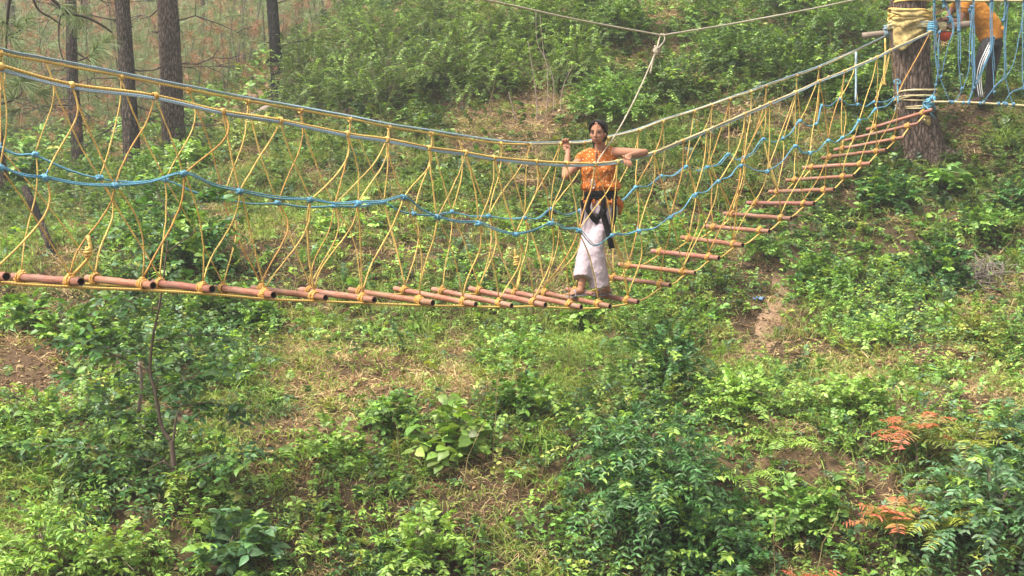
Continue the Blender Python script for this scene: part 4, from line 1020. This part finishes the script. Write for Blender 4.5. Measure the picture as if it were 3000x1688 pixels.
# --- second crossing to the right: blue rope net between a top rope and a foot rope
DN = 17.35
nb_ = empty('rope_net', W(2870, 303, DN), 'blue rope net hung between cream top and foot ropes right of the big tree', 'rope net')
def nd_(px): return DN - (px - 2735) / 300 * .25
m = MB(); tube(m, wig(smoothline([W(px, py, nd_(px)) for px, py in ((2690, -2), (2760, 1), (2870, 2), (3000, 2), (3120, 0))], 6), .002), .016, 7); m.build('top_rope', M['cream'], nb_, smooth=True)
m = MB(); tube(m, wig(smoothline([W(px, py, nd_(px)) for px, py in ((2728, 298), (2800, 299), (2880, 302), (2960, 307), (3120, 315))], 6), .002), .015, 7)
m.build('foot_rope', M['cream'], nb_, smooth=True)
tops = [2735, 2762, 2800, 2846, 2905, 2950, 2997, 3040]
segs = [  # polylines (px, py) of each net rope
 [(2735, 0), (2736, 95), (2742, 160), (2748, 210), (2738, 265), (2730, 290)], [(2738, 0), (2737, 60), (2745, 190), (2760, 240), (2782, 298)], [(2752, 95), (2750, 140), (2747, 200), (2742, 250)],
 [(2762, 0), (2780, 40), (2790, 75), (2786, 110), (2772, 160), (2760, 215), (2757, 225)], [(2800, 0), (2806, 60), (2808, 120), (2810, 190), (2815, 245), (2818, 260)], [(2808, 0), (2807, 40), (2808, 90)], 
 [(2841, 30), (2845, 100), (2848, 180), (2851, 245), (2852, 258)], [(2850, 0), (2848, 60), (2842, 120), (2841, 195), (2825, 250), (2800, 298)], [(2846, 20), (2850, 80), (2850, 130), (2852, 240), (2838, 298)],
 [(2905, 0), (2902, 55), (2905, 140), (2910, 210), (2913, 270)], [(2901, 0), (2901, 100), (2898, 150), (2880, 200), (2862, 240), (2838, 300)], [(2910, 110), (2900, 150), (2875, 205), (2858, 245)],
 [(2945, 0), (2943, 90), (2946, 200), (2952, 250), (2968, 308)], [(2950, 0), (2945, 60), (2942, 130), (2944, 215), (2915, 255), (2882, 300)], [(2938, 60), (2946, 20), (2950, 0)],
 [(2996, 0), (2997, 120), (2996, 200), (2999, 260)], [(2999, 0), (2992, 80), (2984, 120), (2972, 180), (2948, 225), (2915, 255)], [(3003, 0), (3002, 100), (3004, 240), (2965, 270), (2940, 303)], [(2765, 20), (2764, 0)],
 [(3040, 0), (3040, 150), (3030, 250), (3010, 310)]]
for sg in segs:
    m = MB(); Q = [W(px, py, nd_(px) + rng.normal(0, .012)) for px, py in sg]; tube(m, wig(smoothline(Q, 5), .002), .0068, 6)
    if rng.uniform() < .6: q = Q[min(2, len(Q) - 1)]; tube(m, wig(smoothline([p + [.02, -.01, 0] for p in Q[:4]], 5), .002), .0066, 6)
    for q in (Q[-1], Q[0]): knot(m, q, .011, (1, 0, 0), .0075, 3, .03)
    m.build('net_rope', M['teal'], nb_, smooth=True)
for px in (2790, 2822, 2838, 2872, 2925, 2948, 2968):
    m = MB(); knot(m, W(px, 299 + (px - 2735) * .03, nd_(px)), .013, (1, 0, 0), .009, 3, .035); m.build('rope_knot', M['teal'], nb_, smooth=True)
# hanging loose ropes by the tree, tied to the hand lines
m = MB(); tube(m, [W(2593, 112, 17.6), W(2594, 170, 17.6), W(2590, 205, 17.6), W(2592, 246, 17.6)], .013, 6, sub=4); knot(m, W(2592, 246, 17.6), .012, (0, 0, 1), .009, 2, .03); m.build('loose_tail', M['yellow'], bridge, smooth=True)
m = MB(); tube(m, [W(2508, 152, 17.2), W(2508, 230, 17.2), W(2507, 300, 17.15)], .015, 6, sub=4); m.build('loose_tail', M['steel'], bridge, smooth=True)

# ------------------------------------------------------------------ the thin tree in front on the left
SD = 9.4
M['twig2'] = plain_mat('grey_brown_bark', (.095, .068, .052), .9, 0, .35, 30, .5)
sb = W(515, 1600, SD); sb[2] = hgt(sb[0], sb[1])
sap = empty('young_tree', sb, 'slender young tree with forked stem and large dark leaves in front on the left', 'tree')
m = MB(); tube(m, smoothline([sb - [0, 0, .1], W(515, 1500, SD), W(512, 1400, SD), W(505, 1320, SD), W(502, 1290, SD)], 5), np.linspace(.028, .018, 21), 9)
tube(m, smoothline([W(502, 1295, SD), W(474, 1250, SD), W(455, 1150, SD - .02), W(440, 1090, SD), W(446, 1000, SD), W(462, 920, SD), W(474, 850, SD), W(488, 740, SD + .05), W(500, 640, SD + .05)], 4), np.linspace(.016, .005, 33), 8)
tube(m, smoothline([W(504, 1310, SD), W(512, 1260, SD), W(516, 1225, SD), W(530, 1190, SD + .05)], 4), np.linspace(.012, .005, 13), 8)
tube(m, smoothline([W(508, 1375, SD), W(495, 1365, SD - .03), W(478, 1350, SD - .05)], 4), np.linspace(.012, .008, 9), 8)
m.build('trunk', M['twig2'], sap, smooth=True)
m = MB(); fo = MB()
BR = [[(470, 1285), (400, 1240), (320, 1170), (260, 1120), (205, 1085)], [(450, 1350), (380, 1338), (280, 1320), (180, 1308), (60, 1303), (-20, 1303)], [(455, 1140), (520, 1120), (600, 1090), (680, 1060)],
      [(440, 1090), (360, 1050), (270, 1020), (160, 1000)], [(446, 1000), (540, 985), (640, 985)], [(462, 920), (400, 890), (320, 870), (200, 905)], [(476, 840), (560, 830), (650, 850)], [(488, 740), (560, 690), (640, 660), (760, 610)],
      [(488, 740), (420, 700), (340, 660)], [(500, 640), (560, 600), (660, 590)], [(500, 640), (460, 560), (470, 500)], [(512, 1400), (600, 1360), (720, 1330), (830, 1350)], [(512, 1440), (420, 1420), (300, 1400), (120, 1450)],
      [(514, 1500), (420, 1510), (300, 1530), (190, 1600)], [(514, 1500), (600, 1520), (700, 1560), (760, 1620)], [(515, 1560), (440, 1600), (350, 1660)], [(530, 1190), (620, 1180), (700, 1200)], [(478, 1350), (430, 1380), (400, 1430)]]
for br in BR:
    dz = rng.normal(0, .22); Q = smoothline([W(x, y, SD + dz * k / (len(br) - 1)) for k, (x, y) in enumerate(br)], 5); tube(m, Q, np.linspace(.0055, .002, len(Q)), 5)
    n = max(12, int(np.linalg.norm(Q[-1] - Q[0]) * (30 if br[0][1] < 960 else 42))); t = rng.uniform(.18, 1, n); p = np.array([Q[int(a * (len(Q) - 1))] for a in t])
    d = unit(unit(Q[-1] - Q[0])[None] * .5 + rng.normal(0, .6, (n, 3)) * [1, 1, .45] + [0, 0, .08]); c = np.where((rng.uniform(size=n) < .3)[:, None], G_MID * 1.1, G_DARK * 1.15) * rng.uniform(.7, 1.3, (n, 1))
    sprays(fo, p, d, rng.uniform(.10, .30, n), 6, .080, .55, c, .35, broad=True, tilt=.7, jit=.4, sm=m, r=.0022, stem=(.07, .075, .04))
m.build('branches', M['twig2'], sap, smooth=True); fo.build('foliage', M['leaf'], sap)
m = MB(); tube(m, [W(405, 1210, 9.6), W(415, 1130, 9.6), W(408, 1060, 9.6)], .014, 6, sub=4); tag(m.build('dead_sapling', M['log'], smooth=True), 'pale bare dead sapling standing behind the slender young tree', 'dead sapling')
# little blue plastic scrap by the footpath, dead brush heap on the right slope
q = ground_at(2222, 888); m = MB(); u, v = np.meshgrid(np.linspace(-.06, .06, 10), np.linspace(-.04, .04, 8)); V = np.stack([u + q[0], v + q[1], q[2] + .05 + rng.normal(0, .014, u.shape)], -1).reshape(-1, 3)
i = np.arange(7)[:, None] * 10; j = np.arange(9)[None]; m.add(V, [np.stack([i + j, i + j + 1, i + 11 + j, i + 10 + j], -1).reshape(-1, 4)])
o = m.build('plastic_scrap', plain_mat('blue_plastic', (.13, .22, .40), .4, 0, .2, 30, .2)); tag(o, 'small crumpled blue plastic scrap beside the brown footpath', 'litter'); s = o.modifiers.new('t', 'SOLIDIFY'); s.thickness = .004
q = ground_at(2860, 830); m = MB()
for k in range(130):
    a = q + np.array([rng.normal(0, .2), rng.normal(0, .13), rng.uniform(0, .3)]); a[2] = hgt(a[0], a[1]) + rng.uniform(0, .22); d = unit(rng.normal(size=3) * [1, .5, .7]) * rng.uniform(.12, .35); tube(m, [a - d / 2, a + rng.normal(0, .02, 3), a + d / 2], .005, 4, sub=2)
tag(m.build('brush_heap', plain_mat('grey_twigs', (.17, .14, .12), .95)), 'small heap of dry grey twigs on the right slope', 'brush heap')


def stalks(d, lines, name, label, r=.010):
    m = MB()
    for L in lines: tube(m, smoothline([W(x, y, d + .05 * i) for i, (x, y) in enumerate(L)], 4), np.linspace(r, r * .4, (len(L) - 1) * 4 + 1), 5)
    tag(m.build(name, M['log'], smooth=True), label, 'dry stalks')
stalks(19.6, [[(1576, 372), (1568, 260), (1550, 140), (1545, 120)], [(1618, 380), (1622, 240), (1594, 160), (1582, 42)], [(1600, 380), (1604, 200), (1574, 126), (1570, 30)], [(1640, 360), (1648, 260), (1680, 190)], [(1512, 360), (1498, 300), (1490, 270)]], 'dry_stalks', 'pale dry upright stems rising from the brown hollow behind the bridge')
stalks(21.5, [[(1745, 330), (1748, 240), (1738, 200)], [(1748, 245), (1762, 205)]], 'dry_stalks', 'forked dry stem on the slope left of the tether rope')
stalks(21.8, [[(1110, 350), (1075, 280), (1040, 210)], [(1112, 352), (1100, 260), (1085, 160)], [(1115, 352), (1125, 250), (1140, 190)], [(1118, 352), (1150, 280), (1170, 240)], [(1108, 350), (1060, 310), (1030, 280)]], 'dry_stalks', 'fan of thin pale stems under the feathery shrubs left of the hollow')

# ------------------------------------------------------------------ haze
import bmesh
HZ = 0.0021
bb = bmesh.new(); bmesh.ops.create_cube(bb, size=1); me = bpy.data.meshes.new('haze'); bb.to_mesh(me); bb.free()
hz = bpy.data.objects.new('haze', me); COL.objects.link(hz)
zmax = max(float(Zg.max()), 20) + 25; zmin = float(Zg.min()) - 1
hz.dimensions = (1, 1, 1); xm = float(np.abs(Xg).max()) + 4
hz.scale = (2 * xm, 165, zmax - zmin); hz.location = (0, 68, (zmax + zmin) / 2)
m = bpy.data.materials.new('haze'); m.use_nodes = True; m.node_tree.nodes.clear(); N = m.node_tree.nodes
pv = N.new('ShaderNodeVolumePrincipled'); pv.inputs['Density'].default_value = HZ; pv.inputs['Color'].default_value = (.92, .95, .93, 1); pv.inputs['Anisotropy'].default_value = .2
ou = N.new('ShaderNodeOutputMaterial'); m.node_tree.links.new(pv.outputs[0], ou.inputs['Volume']); me.materials.append(m)
tag(hz, kind='stuff')

# ------------------------------------------------------------------ ground cover (nobody could count it)
def fall(y): return 1.0 if y < 14 else max(.25, (14 / y) ** 1.3)
def bigger(y): return np.clip(y / 14, 1, 2.2)

herb = MB()
P = scatter(lambda y: 330 * fall(y), 7.6, 40); ty = gtype(P)
k = keep(P, ty, dict(s=.03, y=.15, g=.52, l=1, d=1, k=.13, f=.7, p=.24)); P = P[k]; ty = ty[k]
q_ = clump(P); k = rng.uniform(size=len(P)) < np.clip((q_ - .13) * 2.8, np.where(np.isin(ty, ['l', 'd']), .38, .10), 1); P = P[k]; ty = ty[k]; q_ = q_[k]
S = len(P); d = hemi(S, .25, 1); d[:, 1] -= .25; d[:, 2] += .15
pal = {'d': G_DARK * 1.1, 'f': G_MID * 1.05, 'k': G_MID * .9, 'g': G_MID * 1.15, 'y': G_YEL * .9}
c = np.array([pal.get(t, G_MID * 1.2) for t in ty]); pick = rng.uniform(size=S)
patch = .5 + .5 * np.sin(P[:, 0] * 1.9 + 1.7 * np.sin(P[:, 1] * 1.3)) * np.sin(P[:, 1] * 1.6 + 2 * np.sin(P[:, 0] * .9))
c = np.where((pick < .15 + .25 * patch)[:, None], G_LIGHT * 1.15, c); c = np.where((pick > .95)[:, None], G_YEL, c); c = np.where(((pick > .80) & (pick < .95))[:, None], G_BLUE, c)
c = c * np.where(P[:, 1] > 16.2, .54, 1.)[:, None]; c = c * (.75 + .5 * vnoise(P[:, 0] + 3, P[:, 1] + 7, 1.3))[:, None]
L = rng.uniform(.10, .30, S) * (.45 + 1.5 * q_) * (1 + .35 * (ty == 'l') + .5 * (ty == 'd') + .5 * (ty == 'f')); b = bigger(P[:, 1])
for lo, hi, K, ls, lw, pairs, dr in ((0, .35, 11, .055, .56, False, .3), (.35, .62, 14, .040, .5, True, .45), (.62, .82, 18, .046, .30, True, .55), (.82, 1, 8, .078, .7, False, .4)):
    m = (rng.uniform(size=S) * 0 + patch * .35 + rng.uniform(size=S) * .65); m = (m >= lo) & (m < hi)
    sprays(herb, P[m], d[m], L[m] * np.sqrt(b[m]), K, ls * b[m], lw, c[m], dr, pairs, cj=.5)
tag(herb.build('undergrowth', M['leaf']), 'mixed low leafy herbs and creepers covering the hillside and bank', 'undergrowth', kind='stuff')

grass = MB()
P = scatter(lambda y: 190 * fall(y)); ty = gtype(P); k = keep(P, ty, dict(s=.05, y=.36, g=1, l=.22, d=.08, k=.16, f=.18, p=.10)); P = P[k]
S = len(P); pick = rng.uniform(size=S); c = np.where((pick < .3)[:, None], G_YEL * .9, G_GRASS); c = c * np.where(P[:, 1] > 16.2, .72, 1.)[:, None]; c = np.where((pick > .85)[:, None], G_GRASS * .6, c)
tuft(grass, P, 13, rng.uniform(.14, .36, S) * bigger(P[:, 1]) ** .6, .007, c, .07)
P = P[rng.uniform(size=S) < .03]; tuft(grass, P, 45, .5, .008, G_GRASS * .85, .06, .8, 1.1)
tag(grass.build('grass', M['grass']), 'green grass growing in tufts between the herbs on the slope', 'grass', kind='stuff')

dry = MB()
P = scatter(lambda y: 120 * fall(y)); ty = gtype(P); k = keep(P, ty, dict(s=.35, y=.9, g=.14, l=.08, d=.03, k=.75, f=.12, p=.3)); P = P[k]
S = len(P); pick = rng.uniform(size=S); c = np.where((pick < .55)[:, None], STRAW, BROWN * 1.15)
tuft(dry, P, 12, rng.uniform(.08, .3, S) * bigger(P[:, 1]) ** .5, .006, c, .06, .55, .8)
P = scatter(lambda y: 5 * fall(y)); ty = gtype(P); k = keep(P, ty, dict(k=1, f=.4, y=.08, g=.07, l=.035), .02); P = P[k]; S = len(P)      # dead stalks
d = rng.normal(0, .35, (S, 3)); d[:, 2] = 1; L = rng.uniform(.3, .95, S); t = np.linspace(0, 1, 5)
put_stems(dry, P[:, None] + unit(d)[:, None] * (L[:, None] * t)[..., None] + rng.normal(0, .045, (S, 5, 3)) * t[None, :, None], .005, .002, STRAW * .6)
tag(dry.build('dry_grass', M['dry']), 'straw coloured dry grass and dead stalks on the bare parts of the slope', 'dry grass', kind='stuff')

lit = MB()
P = scatter(lambda y: 1500 * fall(y)); ty = gtype(P); k = keep(P, ty, dict(s=1, y=.8, k=.7, p=.6, g=.12, l=.32, d=.25, f=.3), .06); P = P[k]; S = len(P)
d = rng.normal(size=(S, 3)); d[:, 2] *= .25; n = rng.normal(0, .35, (S, 3)); n[:, 2] = 1
sz = rng.uniform(.02, .08, S) * bigger(P[:, 1]); w = np.where(rng.uniform(size=S) < .7, .10, .5)
put_leaves(lit, P + np.array([0, 0, .012]), d, n, sz, w, np.where((rng.uniform(size=S) < .5)[:, None], BROWN * 1.3, STRAW * .85) * rng.uniform(.35, 1.2, (S, 1)))
tag(lit.build('leaf_litter', M['dry']), 'brown fallen leaves and pine needles lying on the soil', 'leaf litter', kind='stuff')

# ------------------------------------------------------------------ single plants
def plant(name, px, py, label, group=None, cat='shrub'):
    p = ground_at(px, py); return p, empty(name, p, label, cat, group)

def leafy_shrub(px, py, R, label, col=G_MID, n=90, K=14, ls=.055, lw=.7, H=None, group=None, name='shrub', pairs=False, droop=.35, broad=True, cat='shrub', cj=.48, face=0.25):
    p, e = plant(name, px, py, label, group, cat); H = H or R
    fo, st = MB(), MB()
    u = hemi(n, -.1, 1); u[:, 1] -= face; rad = rng.uniform(.02, .80, n) ** .6
    inner = p + u * np.array([R, R, H]) * (rad * .8)[:, None] + np.array([0, 0, .05])
    q = inner[:max(8, n // 7)]; mid = p + np.array([0, 0, .1]) + (q - p) * .45 * np.array([.6, .6, 1.5])
    put_stems(st, np.stack([np.tile(p, (len(q), 1)) - np.array([0, 0, .03]), mid, q], 1), .007, .003, (.11, .085, .055))
    c = np.asarray(col) * rng.uniform(.7, 1.4, (n, 1)); c = np.where((rng.uniform(size=n) < .2)[:, None], G_LIGHT * 1.1, c)
    d = unit(u) * .55 + rng.normal(0, .5, (n, 3)) + np.array([0, -.1, .35])
    sprays(fo, inner, d, R * rng.uniform(.28, .55, n), K, ls, lw, c, droop, pairs, broad=broad, cj=cj, stem=np.asarray(col) * .8, r=.0025, t0=.05)
    fo.build('foliage', M['leaf'], e); st.build('stem', M['bark_young'], e); return e

def frond_plant(px, py, n, L, label, col, K=34, ls=.08, lw=.2, stemh=.0, tip=None, group=None, name='fern', cat='fern', up=.7, droop=.55, dirs=None, tipn=None):
    p, e = plant(name, px, py, label, group, cat); fo, st = MB(), MB()
    a = np.linspace(0, 2 * np.pi, n, endpoint=False) + rng.uniform(-.3, .3, n)
    d = np.stack([np.cos(a), np.sin(a), up + rng.uniform(-.6, .9, n) * (1 if cat == 'sumac plant' else .45)], -1) if dirs is None else np.asarray(dirs, float)
    top = p + np.array([0, 0, stemh])
    if stemh: tube(st, [p - [0, 0, .05], p + [.02, .01, stemh * .5], top], [.016, .013, .008], 5, sub=3)
    base = np.tile(top, (len(d), 1)) - np.array([0, 0, 1.]) * rng.uniform(0, .35, (len(d), 1)) * stemh
    for i in range(len(d)):
        t_ = tip if (tipn is None or i < tipn) else None; m_ = rng.uniform(0, .35)
        sprays(fo, base[i:i + 1], d[i:i + 1], L * rng.uniform(.8, 1.15), K, ls, lw, np.asarray(col) * rng.uniform(.85, 1.2), droop, True, tilt=.25, jit=.22 if cat == 'sumac plant' else .12, tip=None if t_ is None else np.asarray(t_) * (1 - m_) + np.asarray((.34, .25, .10)) * m_, taper=True, t0=.12, cj=.15, sm=st, stem=(.14, .13, .05))
    fo.build('fronds', M['leaf'], e); st.build('stem', M['bark_young'], e); return e

def tussock(px, py, n, L, label, col=G_GRASS, droop=1.1, w=.008, up=.8, group=None, name='grass_tussock'):
    p = ground_at(px, py); g = MB(); tuft(g, p[None], n, L, w, col, .10, up, droop, .35)
    o = g.build(name, M['grass']); return tag(o, label, 'grass clump', group)

# on the bank below the bridge
leafy_shrub(1310, 1330, .40, 'bright green plant with large heart-shaped leaves, mid bank under the bridge', G_LIGHT * .9, 34, 6, .12, .85, .5, broad=True, name='broadleaf_plant', cat='plant')
tussock(1600, 1290, 130, .62, 'long drooping green grass tussock just right of the heart-leaved plant', G_GRASS * .9, 1.2)
leafy_shrub(1540, 1220, .42, 'rounded leafy shrub on the bank lip above the long drooping grass tussock', G_MID, 80, 12, .06)
leafy_shrub(1900, 1490, .88, 'biggest dark green bush on the bank, narrow leaflets, right of centre', G_DARK * 1.25, 420, 20, .066, .34, 1.05, pairs=True, droop=.6, name='bush', cat='bush')
leafy_shrub(1960, 1120, .50, 'dense dark green bush on the terrace lip above the biggest dark bush', G_DARK * 1.25, 150, 14, .055, .6, .6, name='bush', cat='bush')
leafy_shrub(1150, 1260, .36, 'small leafy bush to the left of the heart-leaved plant', G_MID, 70, 12, .055)
leafy_shrub(960, 1360, .42, 'wide pale green bush beside the bare patch on the left part of the bank', G_LIGHT, 80, 12, .055, .6)
leafy_shrub(1230, 1660, .50, 'light green bush with paired leaves at the bottom edge left of centre', G_LIGHT, 90, 16, .06, .5, .45, pairs=True)
leafy_shrub(2080, 1660, .60, 'dark bush of drooping pointed leaves at the bottom edge right of centre', G_DARK * 1.3, 130, 16, .06, .55, .6)
leafy_shrub(2330, 1560, .42, 'green bush of pointed leaves hanging over a dark hollow near the bottom', G_MID, 90, 14, .065, .55, .45)
leafy_shrub(2900, 1560, .75, 'blue-green bush behind the red-tipped shoots in the lower right corner', G_BLUE, 210, 18, .07, .4, .85, pairs=True, droop=.5, name='bush', cat='bush')
leafy_shrub(2960, 1330, .45, 'blue-green bush at the right edge of the bank', G_BLUE * 1.2, 90, 16, .06, .4, .5, pairs=True)
leafy_shrub(2160, 1210, .50, 'bright leafy mound on the terrace right of the dense dark bush', G_LIGHT, 120, 13, .05, .6, .42)
leafy_shrub(2480, 1210, .48, 'bright leafy mound on the lip above the fern fronds', G_LIGHT * .95, 110, 13, .05, .6, .4)
frond_plant(2170, 1420, 7, .55, 'light green fern with arched fronds right of the biggest dark bush', G_LIGHT * 1.15, ls=.10)
frond_plant(2300, 1330, 6, .50, 'upright light green fern with one tall frond', G_LIGHT * 1.2, ls=.095, up=1.2)
frond_plant(2110, 1590, 5, .42, 'small pale fern at the foot of the biggest dark bush', G_YEL * .9, ls=.08)
frond_plant(1180, 1700, 7, .5, 'fern spreading at the bottom edge left of centre', G_LIGHT * 1.1, ls=.085)
RED = (.66, .135, .105); COR = (.48, .23, .14); YEL = (.31, .36, .07)
SUM = dict(K=32, ls=.10, lw=.165, name='sumac', cat='sumac plant')
frond_plant(2680, 1400, 19, .44, 'sumac plant with coral-red young fronds, upper of the two red ones', (.17, .22, .05), stemh=.34, tip=RED, tipn=16, up=.95, droop=.45, **SUM)
frond_plant(2855, 1390, 13, .46, 'tall yellow-green sumac plant right of the upper red one', (.23, .27, .05), stemh=.26, tip=COR, tipn=3, up=.9, droop=.5, **SUM)
frond_plant(2615, 1690, 19, .40, 'sumac plant with a bright red tuft of young fronds, lower of the two red ones', (.19, .25, .05), stemh=.38, tip=RED, tipn=16, up=1.1, droop=.45, **SUM)
frond_plant(2775, 1660, 14, .44, 'yellow sumac plant with a brownish tip, right of the lower red one', YEL, stemh=.28, tip=(.40, .20, .09), tipn=2, up=1.0, droop=.5, **SUM)
frond_plant(2960, 1690, 6, .42, 'sumac plant with orange young leaves in the bottom right corner', (.20, .27, .055), stemh=.2, tip=COR, tipn=2, up=.7, droop=.5, **SUM)
frond_plant(2370, 1750, 4, .3, 'sumac plant with red fronds cut by the bottom edge', (.2, .2, .05), stemh=.1, tip=RED, tipn=5, up=.6, droop=.3, **SUM)
# left part
leafy_shrub(560, 800, .62, 'dark shrub under the bridge behind the slender young tree', G_DARK * 1.15, 150, 13, .08, .65, .95, name='bush', cat='bush')
leafy_shrub(640, 930, .45, 'leafy shrub right of the slender young tree below the pipes', G_MID * .8, 90, 13, .065, .6, .45)
leafy_shrub(770, 960, .34, 'mid green shrub beside the bare brown slope below the pipes', G_MID, 70, 12, .055)
leafy_shrub(60, 960, .40, 'pale leafy shrub in front of the dark bank at the left edge', G_MID * 1.2, 60, 10, .085, .6, .45, broad=True)
leafy_shrub(240, 1010, .45, 'spreading shrub below the leftmost pipes', G_MID * .85, 80, 12, .08, .6, .45)
leafy_shrub(120, 1650, .50, 'bright grassy-leaved bush in the bottom left corner', G_LIGHT * 1.1, 120, 14, .06, .35, .5)
leafy_shrub(330, 1690, .45, 'bright green bush at the bottom edge left of the slender young tree', G_LIGHT, 100, 14, .05, .5, .4)
leafy_shrub(690, 1660, .40, 'bush with pale hanging leaves right of the slender young tree', G_BLUE * .95, 46, 8, .11, .6, .45, broad=True)
tussock(820, 1210, 90, .5, 'bluish drooping grass clump right of the slender young tree', (.08, .14, .05), 1.1)
tussock(700, 1200, 70, .5, 'drooping green grass clump beside the slender young tree', (.085, .15, .04), 1.1)
tussock(960, 1390, 60, .42, 'dark grass clump at the foot of the wide pale green bush', (.06, .12, .03), 1.2)
tussock(1560, 1640, 60, .5, 'straw coloured dry grass clump at the bottom centre', STRAW * .9, .9)
# right slope
fp = MB(); pl = smoothline([ground_at(x, y) for x, y in ((2372, 610), (2352, 655), (2325, 730), (2300, 800), (2296, 870), (2262, 940), (2235, 1000), (2170, 1055), (2090, 1085))], 8)
td = unit(np.gradient(pl, axis=0) * [1, 1, 0]); sd_ = np.stack([-td[:, 1], td[:, 0], 0 * td[:, 0]], -1); wl_ = .22 + .10 * vnoise(pl[:, 1] * 9, pl[:, 0] * 3, 1.); wr_ = .22 + .12 * vnoise(pl[:, 1] * 7 + 5, pl[:, 0] * 3, 1.)
tt_ = np.linspace(-1, 1, 13); V = pl[:, None] + sd_[:, None] * np.where(tt_ < 0, tt_[None] * wl_[:, None], tt_[None] * wr_[:, None])[..., None]
V[..., 2] = hgt(V[..., 0], V[..., 1]) + .010 - .05 * np.abs(tt_)[None] ** 3; a_, b_ = V.shape[:2]
i = np.arange(a_ - 1)[:, None] * b_ + np.arange(b_ - 1)[None]; fp.add(V.reshape(-1, 3), [np.stack([i, i + 1, i + b_ + 1, i + b_], -1).reshape(-1, 4)])
tag(fp.build('footpath', M['path'], smooth=True), kind='structure')
leafy_shrub(2400, 840, .42, 'leafy bush on the right of the brown footpath', G_MID, 100, 13, .055, .6, .45)
leafy_shrub(2235, 760, .40, 'narrow-leaved bush on the left of the brown footpath', G_MID * .9, 80, 13, .055, .45, .4)
leafy_shrub(2740, 830, .50, 'tall dark leafy bush in the middle of the right slope', G_DARK * 1.35, 130, 14, .065, .65, .65, name='bush', cat='bush')
leafy_shrub(2600, 600, .55, 'wide dark bush below the end of the bridge', G_DARK * 1.4, 150, 13, .065, .6, .5, name='bush', cat='bush')
leafy_shrub(2770, 560, .34, 'shrub with large pale leaves under the big tree', G_MID * 1.2, 30, 8, .13, .85, .4, broad=True)
leafy_shrub(2870, 690, .45, 'fresh green bush on the upper right slope below the ledge', G_MID * 1.1, 100, 13, .06, .6, .45)
leafy_shrub(2850, 1010, .42, 'rounded yellow-green bush on the terrace at right', G_YEL * .8, 100, 12, .055, .5, .5)
leafy_shrub(2560, 1010, .34, 'low bright bush on the terrace under the right slope', G_LIGHT, 70, 12, .05, .5, .34)
leafy_shrub(2960, 620, .36, 'dark bush at the right edge of the slope', G_DARK * 1.5, 80, 13, .055, .6, .45)
leafy_shrub(1700, 960, .32, 'pale leafed weed on the grass below the woman', G_LIGHT, 30, 8, .09, .8, .3, broad=True)
tussock(2950, 430, 150, .75, 'tall bright green grass clump under the man on the ledge', G_GRASS * 1.15, .9)
tussock(2260, 730, 60, .5, 'grass clump beside the footpath under the pipes', G_GRASS, 1.0)
# feathery shrubs on the slope above the bridge
FE = dict(K=30, ls=.050, lw=.34, pairs=True, droop=.45, name='feathery_shrub')
for i, (px, py, R, H, lab) in enumerate([
        (930, 330, 1.1, 1.7, 'tall feathery light green shrub on the ridge beside the burnt pine'),
        (1130, 300, 1.2, 1.9, 'tall feathery shrub left of the dry brown hollow'),
        (1310, 260, 1.1, 1.7, 'feathery shrub directly above the dry brown hollow'),
        (1060, 170, 1.2, 1.8, 'feathery shrub near the top edge in front of the misty pines'),
        (1270, 110, 1.2, 1.7, 'feathery shrub at the top edge where the overhead cable enters'),
        (1450, 150, 1.1, 1.5, 'feathery shrub under the overhead cable left of its low point'),
        (1620, 120, 1.0, 1.3, 'feathery shrub under the overhead cable just left of the tether knot'),
        (880, 250, 1.0, 1.6, 'feathery shrub behind the ridge right of the burnt pine'),
        (1470, 270, .9, 1.4, 'feathery shrub leaning over the brown hollow left of the pale dry stems'), (1590, 160, .9, 1.2, 'feathery shrub behind the tops of the pale dry stems'), (1700, 240, .9, 1.1, 'feathery shrub right of the pale dry upright stems')]):
    leafy_shrub(px, py, R, lab, np.array([.120, .190, .036]) * rng.uniform(.5, .95), 360, H=H, **FE)
for px, py, R, H, lab in [
        (1780, 350, .8, .8, 'leafy shrub behind the tether rope above the woman'),
        (1950, 300, .9, .9, 'low dark shrub right of the tether rope'),
        (2150, 210, 1.0, 1.1, 'dense leafy shrub on the slope below the overhead cable, right of its low point'),
        (2080, 90, 1.0, 1.2, 'bright yellowish shrub at the top right of the tether knot'),
        (2330, 260, .9, .9, 'dark leafy shrub above the right handrails'),
        (2450, 120, 1.1, 1.2, 'broad leafy shrub left of the big tree top'),
        (2300, 40, 1.1, 1.2, 'shrub on the top edge under the right end of the overhead cable'),
        (2480, 300, .7, .7, 'pale leafed shrub left of the big tree trunk behind the handrails'),
        (2840, 210, .8, .8, 'leafy shrub between the big tree and the man'),
        (2980, 160, .9, .9, 'shrub behind the blue net at the right edge'),
        (1830, 120, .9, 1.0, 'shrub between the overhead cable and the tether knot')]:
    leafy_shrub(px, py, R, lab, G_MID * (.40 if 'dark' in lab else rng.uniform(.55, .95)), 330, 18, .056, .5, H)
leafy_shrub(560, 500, .5, 'bright green bush at the foot of the thickest pine', G_LIGHT, 90, 12, .09, .5, .6)
leafy_shrub(450, 520, .5, 'leafy bush growing between the two nearest pines', G_MID * 1.2, 90, 12, .08, .5, .6)
leafy_shrub(90, 560, .5, 'dark leafy bush among the pine trunks at the left edge', G_DARK * 1.4, 100, 12, .1, .55, .9)
leafy_shrub(760, 420, .8, 'grassy leafed mound on the spur below the burnt pine', G_YEL * .8, 110, 12, .07, .4, .55)
